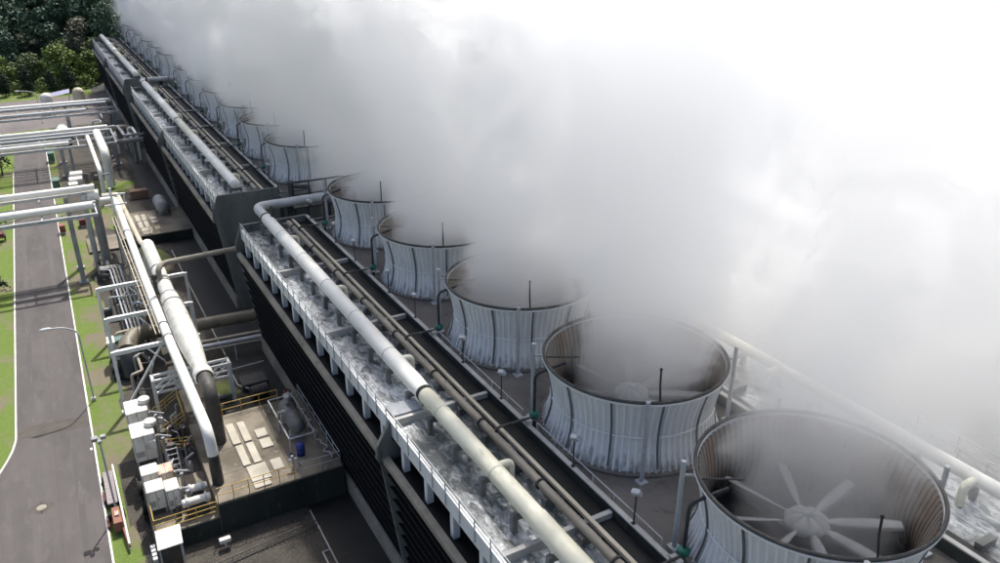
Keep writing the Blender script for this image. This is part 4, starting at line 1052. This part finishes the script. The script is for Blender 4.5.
m = MB(); m.bbox(-1.62,-1.36,48.4,48.9,1.06,1.14,.02); m.build('plate', M['rusty_box'], root, o)
for x in (-1.93,-1.1):
    m = MB(); m.lathe([(.1,-.09),(.26,-.09),(.29,0),(.26,.09),(.1,.09)], (x,49.6,.3), 16, axis='x'); m.build('wheel', M['rubber'], root, o)
b = MB(); b.tube([(-1.22,55.3,.55),(-1.1,45.8,.55)], .07, 10)
for i in range(6): y = 55.2-i*1.85; b.tube([(-1.21+.012*i*1.2,y,0),(-1.21+.012*i*1.2,y,.55)], .05, 8)
tag(b.build('pipe_rail', M['white_steel'], None, (-1.15,50.5,0)), 'long white pipe rail between orange cart and gravel', 'rail')

def leaves(cr, n_per, size, rs, flat=.75):
    """leaf faces scattered through clumps: cr = list of (centre, radii)"""
    P = []; 
    for (c, rad_) in cr:
        k_ = int(n_per*(rad_[0]*rad_[1]*rad_[2])**(2/3.))
        d = rs.normal(size=(k_,3)); d /= np.linalg.norm(d, axis=1)[:,None]
        rr = rs.rand(k_)**.33*.55+.47
        lump = 1 + .16*np.sin(d[:,0]*5+c[0])*np.sin(d[:,1]*6+c[1]) 
        p = np.array(c) + d*np.array(rad_)*(rr*lump)[:,None]
        nrm = d + rs.normal(size=(k_,3))*.7 + np.array([0,0,.35]); nrm /= np.linalg.norm(nrm, axis=1)[:,None]
        a = np.cross(nrm, rs.normal(size=(k_,3))); a /= np.linalg.norm(a, axis=1)[:,None]
        b = np.cross(nrm, a)
        s = size*(.6+.8*rs.rand(k_))[:,None]
        P.append(np.stack([p-a*s, p-b*s*flat, p+a*s, p+b*s*flat], 1))
    return np.concatenate(P)
def quads_mesh(name, Q, mats):
    n = len(Q); me = bpy.data.meshes.new(name)
    me.vertices.add(n*4); me.vertices.foreach_set('co', Q.reshape(-1).astype(np.float32))
    me.loops.add(n*4); me.loops.foreach_set('vertex_index', np.arange(n*4, dtype=np.int32))
    me.polygons.add(n); me.polygons.foreach_set('loop_start', np.arange(0, n*4, 4, dtype=np.int32)); me.polygons.foreach_set('loop_total', np.full(n, 4, np.int32))
    me.materials.append(mats); me.update(); me.validate(); return me
def crown_clumps(rs, h, r, base, n):
    out = []
    for i in range(n):
        t = rs.rand(); z = base + (h-base)*t
        w_ = r*math.sin(PI*min(1, .18+.8*t))**.8
        a = rs.rand()*2*PI; q = w_*math.sqrt(rs.rand())*.85
        s = r*(.28+.22*rs.rand())
        out.append(((q*math.cos(a), q*math.sin(a), z-s*.3), (s, s, s*.75)))
    return out
def trunk_mb(rs, h, r):
    m = MB(); m.tube([(0,0,-.2),(rs.normal()*.1,rs.normal()*.1,h*.4),(rs.normal()*.3,rs.normal()*.3,h*.8)], [r,r*.75,r*.3], 8)
    for i in range(5):
        a = rs.rand()*2*PI; z = h*(.35+.1*i)
        m.tube([(0,0,z),(math.cos(a)*h*.12,math.sin(a)*h*.12,z+h*.1),(math.cos(a)*h*.2,math.sin(a)*h*.2,z+h*.2)], [r*.4,r*.25,r*.1], 6)
    return m
def tree(name, seed, h, r, mt, dens, size, x, y, label, cat='tree', group=None, base=.25, n=14, z=0):
    rs = np.random.RandomState(seed)
    root = empty(name, (x,y,z), label, cat, group)
    o = bpy.data.objects.new('crown', quads_mesh('crown', leaves(crown_clumps(rs,h,r,h*base,n), dens, size, rs), M[mt])); col.objects.link(o); o.parent = root
    trunk_mb(rs, h, h*.022+.05).build('trunk', M['bark'], root)
    return root
# topiary columns
topi = None
for i, (x, y) in enumerate(((-8.7,228.5),(-3.8,228),(1.4,228.2),(5.3,228))):
    if topi is None:
        rs = np.random.RandomState(2)
        cl = [((rs.normal()*.1, rs.normal()*.1, .8+k_*.55), (1.5*math.sin(PI*(.25+.62*k_/9)), 1.5*math.sin(PI*(.25+.62*k_/9)), .8)) for k_ in range(10)]
        topi = empty('clipped_tree', (x,y,0), '', 'tree', 'dark clipped columns')
        o = bpy.data.objects.new('crown', quads_mesh('crown', leaves(cl, 150, .16, rs), M['leaf_cypress'])); col.objects.link(o); o.parent = topi
        m = MB(); m.tube([(0,0,0),(0,0,3)], .12, 7); m.build('trunk', M['bark'], topi); c = topi
    else: c = copy_tree(topi)
    c.location = (x,y,0); c.rotation_euler.z = i*1.3; s = (1, 1.12, .95, 1.0)[i]; c.scale = (s, s, s*(.97+.06*(i % 2)))
    c['label'] = ['dark clipped column tree at the far left edge','dark clipped column tree behind the distant lamp','third dark clipped column tree, below the pale yellow tree','fourth dark clipped column tree, nearest the cooling block'][i]
k = 0
for (x, y, h, r, mt, nm, lb) in ((4.5,237,10.5,4.8,'leaf_bright','broad_tree','bright yellow green spreading tree behind the clipped columns'),
    (-3.0,239,8.5,4.6,'leaf_mid','broad_tree','olive green rounded tree left of the bright yellow one'),
    (-9.5,238,8.5,4.2,'leaf_bright','broad_tree','pale yellow green tree at the left edge above the clipped columns'),
    (11.5,240,8,4.0,'leaf_bright','broad_tree','fresh green leafy tree beside the dark end of the block'),
    (-16,240,8,4.4,'leaf_mid','broad_tree','olive tree just outside the left edge'),
    (-.6,232.5,3.2,2.2,'leaf_bright','shrub','low bright shrub between second and third clipped columns'),
    (-6.2,232,3.4,2.3,'leaf_bright','shrub','low bright shrub between first and second clipped columns'),
    (9.0,232,3.6,2.4,'leaf_bright','shrub','low bright shrub right of the last clipped column'),
    (3.4,232.5,3.0,2.0,'leaf_mid','shrub','low green shrub between third and fourth clipped columns'),
    (10.5,252,15,5.0,'leaf_pale','broad_tree','pale brownish crown rising above the bright trees'),
    (5.5,249,11.5,4.6,'leaf_mid','broad_tree','grey green crown left below the pale brownish one'),
    (18.5,250,19,5.2,'leaf_dark','tall_tree','tall dark tree at the far end of the block against the steam'),
    (14.5,246,11,4.4,'leaf_mid','broad_tree','dull green tree left of the tall dark one'),
    (-8,252,13,5.0,'leaf_dark','tall_tree','dark round tree above the left edge trees')):
    k += 1
    tree(nm, 20+k, h, r, mt, 60 if r > 3 else 80, .26 if r > 3 else .18, x, y, lb, 'tree' if nm != 'shrub' else 'shrub', 'trees and shrubs beyond the yard', n=26 if r > 3 else 14, base=.2 if nm != 'shrub' else .1)
# hillside wood reading as one mass
rs = np.random.RandomState(77); allq = []
for i in range(230):
    x = rs.uniform(-70, 120); y = 250 + rs.rand()**.8*120
    if i < 60: x = rs.uniform(-45, 40); y = rs.uniform(256, 300)
    h = rs.uniform(15, 25) + max(0, (y-270)*.12); r = rs.uniform(4.2, 6.5); zz = max(0, (y-245))*.12
    q = leaves([((c[0]+x, c[1]+y, c[2]+zz), e) for c, e in crown_clumps(rs, h, r, h*.3, 18)], 22, .44, rs); allq.append(q)
o = bpy.data.objects.new('forest', quads_mesh('forest', np.concatenate(allq), M['leaf_dark'])); col.objects.link(o); tag(o, kind='stuff')
b = MB(); b.add([(-400,240,-.1),(400,240,-.1),(400,700,55),(-400,700,55)], [(0,1,2,3)]); tag(b.build('hillside', M['forest_floor']), kind='structure')
# undergrowth right of the block
tr = None
for i, (x, y, s) in enumerate(((47,27,1),(52,33,1.15),(44,37,.8),(58,28,1.2),(50,44,1.1),(62,38,1.3),(57,50,1.2),(46,54,.9),(66,52,1.3),(70,34,1.3))):
    if tr is None:
        tr = tree('leafy_tree', 91, 6.5, 3.6, 'leaf_mid', 45, .24, x, y, '', 'tree', 'trees right of the near block', n=22, base=.15); c = tr
    else: c = copy_tree(tr)
    c.location = (x,y,0); c.scale = (s,s,s); c.rotation_euler.z = i*1.7
    c['label'] = 'leafy tree half hidden by steam on the low ground right of the near block'
# left edge shrubs, cabinets, boxes along the road
sh = None
for i, (x, y, s, lb) in enumerate(((-9.0,149.5,1.5,'dark round shrub at the left edge beside the second rack shadow'),(-9.0,93.5,1.2,'dark round shrub at the left edge below the nearest rack'),(-8.9,119,.8,'small dark shrub on the left verge beyond the nearest rack'))):
    if sh is None: sh = tree('round_shrub', 61, 2.4, 1.4, 'leaf_cypress', 90, .12, x, y, lb, 'shrub', 'round shrubs on the left verge', n=12, base=.2); c = sh
    else: c = copy_tree(sh)
    c.location = (x,y,0); c.scale = (s,s,s); c['label'] = lb
root = empty('hose_cart', (-8.7,114.5,0), 'red wheeled hose cart on the left verge under the nearest rack', 'cart'); o = (-8.7,114.5,0)
m = MB(); m.bbox(-9.1,-8.4,113.9,115.0,.5,1.1,.05); m.bar((-8.7,113.9,.7),(-8.6,112.6,.9),.08); m.build('body', M['red'], root, o)
for y in (114.1,114.9):
    m = MB(); m.lathe([(.3,-.05),(.38,0),(.3,.05)], (-8.35,y,.4), 16, axis='x'); m.build('wheel', M['rubber'], root, o)
def cab(x, y, w_, d, h, mt, label, nm='cabinet', cat='cabinet', grp=None):
    root = empty(nm, (x,y,0), label, cat, grp); o = (x,y,0)
    m = MB(); m.bbox(x-w_/2,x+w_/2,y-d/2,y+d/2,.35,.35+h,.05); m.build('body', M[mt], root, o)
    m = MB(); m.box(x-w_/2+.08,x+w_/2-.08,y-d/2+.08,y+d/2-.08,.005,.35); m.build('plinth', M['concrete'], root, o)
    m = MB(); m.box(x-w_/2+.08,x-.02,y-d/2-.02,y-d/2-.003,.5,.25+h); m.box(x+.02,x+w_/2-.08,y-d/2-.02,y-d/2-.003,.5,.25+h); m.build('door', M[mt], root, o)
cab(-1.5,135.6,1.0,2.2,1.5,'green_cab','green roadside cabinet in front of the second rack columns','cabinet','cabinet','green cabinets by the road')
cab(-1.55,154.8,1.0,1.8,1.4,'green_cab','green roadside cabinet behind the second rack','cabinet','cabinet','green cabinets by the road')
cab(-1.75,113.6,.7,1.2,.9,'orange','orange hydrant box at the kerb below the nearest rack','hydrant_box','box')
cab(.75,115.4,.8,1.4,.8,'red','dull red box in the shade between duct and rack column','red_box','box')
root = empty('generator', (1.2,137,0), 'white generator with several humps on the gravel below the second rack', 'machine'); o = (1.2,137,0)
m = MB(); m.bbox(.3,2.2,135.2,137.0,.4,1.5,.08); m.bbox(.6,2.4,137.1,138.8,.4,1.9,.08); m.bbox(.1,1.4,133.4,135.0,.4,1.2,.06); m.build('housing', M['white_box'], root, o)
m = MB(); m.tube([(2.4,137.5,1.6),(3.2,136.5,1.6),(3.2,134,1.2)], .16, 10, bend=.4); m.box(.1,2.4,133.2,139,.01,.4); m.build('base', M['dark_machine'], root, o)
root = empty('tank_truck', (1.2,178,0), 'white tank truck with rounded body parked beyond the second rack', 'truck'); o = (1.2,178,0)
m = MB(); m.lathe([(0,-2.6),(.8,-2.55),(1.15,-2.2),(1.15,2.2),(.8,2.55),(0,2.6)], (1.2,170,1.9), 22, axis='y'); m.build('tank', M['white_box'], root, o)
m = MB(); m.bbox(.15,2.25,166.4,167.3,.6,2.3,.15); m.build('cab', M['blue'], root, o)
m = MB(); m.box(.3,2.1,166.4,172.6,.55,.8); m.build('chassis', M['dark_machine'], root, o)
for y in (167,170.8,172):
    for x in (.25,2.15):
        m = MB(); m.lathe([(.2,-.14),(.45,-.14),(.48,0),(.45,.14),(.2,.14)], (x,y,.48), 16, axis='x'); m.build('wheel', M['rubber'], root, o)
root = empty('shelter', (2.3,206,0), 'shelter with a lavender sheet roof on the paved yard', 'shelter'); o = (2.3,206,0)
m = MB(); m.add([(-.6,203,3.0),(4.4,203.8,3.7),(4.6,207,4.1),(-.4,207,3.3)], [(0,1,2,3)]); m.add([(-.6,203,2.92),(4.4,203.8,3.62),(4.6,207,4.02),(-.4,207,3.22)], [(3,2,1,0)]); m.build('roof', M['lavender'], root, o)
for x in (-.4,4.2):
    for y in (203.4,206.7): m = MB(); m.bar((x,y,0),(x,y,3.0 if x < 0 else 3.7),.14); m.build('post', M['galv'], root, o)
for i, (x, y, lb) in enumerate(((-.3,199,'white domed tank left of the lavender roof'),(6.2,203,'cream domed tank right of the lavender roof'))):
    b = MB(); b.lathe([(1.25,0),(1.25,3.6),(1.2,4.0),(.9,4.5),(.45,4.75),(0,4.82)], (x,y,.03), 24); tag(b.build('domed_tank', M['white_box' if i == 0 else 'cream_pipe'], None, (x,y,0)), lb, 'tank', 'domed tanks on the paved yard')
b = MB(); b.lathe([(0,.0),(.29,.0),(.32,-.004),(.32,-.02)], (-5.95,53.3,.034), 24); b.lathe([(.25,.004),(.21,.008),(.17,.004)], (-5.95,53.3,.034), 24)
tag(b.build('manhole_cover', M['ledge'], None, (-5.95,53.3,.03)), 'pale round manhole cover in the dark road', 'manhole')
for i, y in enumerate((51.9, 49.0)):
    root = empty('kerb_barrier', (-2.15,y,0), ['low dull red kerb barrier beside the planked flatbed','low dull red kerb barrier beside the orange cart'][i], 'barrier', 'low red kerb barriers')
    m = MB(); m.bbox(-2.16,-2.02,y-.55,y+.55,.12,.36,.03); m.build('board', M['red'], root, (-2.15,y,0))
    m = MB(); m.bbox(-2.17,-2.01,y+.56,y+.75,.12,.36,.03); m.build('end', M['stub'], root, (-2.15,y,0))
b = MB(); b.box(-2.5,-2.35,58.9,59.2,.024,.05); tag(b.build('litter', M['white_box'], None, (-2.4,59,0)), 'scrap of white litter on the road', 'litter')

# ------------------------------------------------------------------ steam
STEAM = True
if STEAM:
    b = MB(); b.prism([(19.0,12.3),(17.6,15),(17.2,20),(17.0,50.2),(125,50.2),(125,.6),(41,.6),(33.5,12.6)], 3, 243)
    m = bpy.data.materials.new('steam'); m.use_nodes = True; nt = m.node_tree; nt.nodes.clear()
    out = nt.nodes.new('ShaderNodeOutputMaterial'); pv = nt.nodes.new('ShaderNodeVolumePrincipled')
    pv.inputs['Color'].default_value = (1,1,1,1); pv.inputs['Anisotropy'].default_value = .6
    nt.links.new(pv.outputs[0], out.inputs['Volume'])
    def mth(op, a, b_=None, c=None):
        n = nt.nodes.new('ShaderNodeMath'); n.operation = op
        for i, v in enumerate((a, b_, c)):
            if v is None: continue
            if hasattr(v, 'is_output'): nt.links.new(v, n.inputs[i])
            else: n.inputs[i].default_value = v
        return n.outputs[0]
    def sst(v, a, b_, o0=0.0, o1=1.0):
        n = nt.nodes.new('ShaderNodeMapRange'); n.interpolation_type = 'SMOOTHSTEP'
        nt.links.new(v, n.inputs[0])
        for i, q in enumerate((a, b_, o0, o1)):
            if hasattr(q, 'is_output'): nt.links.new(q, n.inputs[i+1])
            else: n.inputs[i+1].default_value = q
        return n.outputs[0]
    tc = nt.nodes.new('ShaderNodeTexCoord'); pos = tc.outputs['Object']
    sp = nt.nodes.new('ShaderNodeSeparateXYZ'); nt.links.new(pos, sp.inputs[0]); x, y, z = sp.outputs
    mp = nt.nodes.new('ShaderNodeMapping'); nt.links.new(pos, mp.inputs[0]); mp.inputs['Scale'].default_value = (1,1,.75)
    nA = noise(nt, mp.outputs[0], .085, 4, .55, .6).outputs[0]
    nB = noise(nt, mp.outputs[0], .038, 2, .5, .3).outputs[0]
    nF = noise(nt, pos, .26, 5, .66, 1.2).outputs[0]
    lump = mth('ADD', mth('MULTIPLY_ADD', nA, 1.6, -.8), mth('MULTIPLY_ADD', nF, 2.5, -1.25))
    big = mth('MULTIPLY_ADD', nB, 2.0, -1.0)
    h = mth('MAXIMUM', mth('SUBTRACT', z, 16.0), 0.0)
    # the bank drifting off behind the stacks
    fa = sst(y, 45, 90, 0, 1)
    left = sst(mth('MULTIPLY_ADD', lump, 5.0, x), mth('MULTIPLY_ADD', fa, -6.5, mth('MULTIPLY_ADD', h, .1, 23.5)), mth('MULTIPLY_ADD', fa, -9.0, mth('MULTIPLY_ADD', h, .15, 32)))
    zl = mth('SUBTRACT', mth('MULTIPLY_ADD', fa, -2.4, 15.0), sst(x, 26, 30.5, 0, 11))
    low = sst(mth('MULTIPLY_ADD', lump, 3.0, z), zl, mth('ADD', zl, 4.5))
    near = mth('MAXIMUM', mth('MAXIMUM', sst(mth('MULTIPLY_ADD', lump, 6.0, y), 17, 42, .12, 1), sst(z, 22, 30, 0, 1)), mth('MULTIPLY', sst(x, 27, 33, 0, 1), sst(y, 9, 24, .25, 1)))
    top = mth('MULTIPLY', sst(mth('ADD', mth('MULTIPLY_ADD', lump, 6.0, z), sst(x, 45, 80, 0, -5)), 43, 31), sst(z, 50, 46)); right = sst(x, 122, 105); yend = sst(y, 243, 232)
    body = mth('MULTIPLY', mth('MULTIPLY', left, low), mth('MULTIPLY', near, mth('MULTIPLY', top, mth('MULTIPLY', right, yend))))
    tex = sst(mth('MULTIPLY_ADD', lump, 1.3, big), -.1, .16, .03, 1.3)
    body = mth('MULTIPLY', body, tex)
    # plumes rising out of the stacks, leaning away from the camera
    ys = mth('MULTIPLY_ADD', h, -.12, y)
    fr = mth('SUBTRACT', mth('MODULO', mth('ADD', mth('ADD', ys, 1.0+CELL*20), mth('MULTIPLY_ADD', mth('GREATER_THAN', y, 73.5), -79.5, mth('MULTIPLY', mth('GREATER_THAN', y, 153.0), -79.1))), CELL), CELL/2)
    xr = mth('SUBTRACT', x, mth('MULTIPLY_ADD', h, .22, CX+.2))
    r2 = mth('SQRT', mth('ADD', mth('MULTIPLY', fr, fr), mth('MULTIPLY', xr, xr)))
    wz = mth('ADD', mth('MULTIPLY_ADD', h, .3, 4.7), mth('MULTIPLY', fa, 1.0))
    cc = mth('SUBTRACT', 1.0, mth('DIVIDE', r2, wz))
    cv = mth('ADD', cc, mth('MULTIPLY', lump, sst(z, 15, 20, .35, 1.0)))
    core = sst(cv, .2, .36)
    core = mth('MULTIPLY', core, mth('MULTIPLY', mth('MULTIPLY', sst(z, 12.2, 15.6, .35, 1), sst(z, 47, 33)), mth('ADD', sst(y, 12, 40, .4, 1.0), mth('MULTIPLY', fa, .6))))
    wake = mth('MULTIPLY', mth('MULTIPLY', sst(mth('MULTIPLY_ADD', lump, 2.5, x), 25, 31), sst(mth('MULTIPLY_ADD', lump, 4.0, y), 9, 22)), mth('MULTIPLY', sst(z, 30, 22), mth('MULTIPLY', low, mth('MULTIPLY', yend, sst(x, 70, 50)))))
    dens = mth('ADD', mth('MULTIPLY', body, .045), mth('ADD', mth('MULTIPLY', core, .55), mth('MULTIPLY', wake, .14)))
    nt.links.new(dens, pv.inputs['Density'])
    so_ = b.build('steam', m); tag(so_, kind='stuff')
cy = sc.cycles
cy.volume_step_rate = .4; cy.volume_max_steps = 256
cy.max_bounces = 26; cy.volume_bounces = 24; cy.diffuse_bounces = 3; cy.glossy_bounces = 2; cy.transmission_bounces = 4; cy.transparent_max_bounces = 8
cy.use_denoising = True; cy.use_adaptive_sampling = True; cy.adaptive_threshold = .04
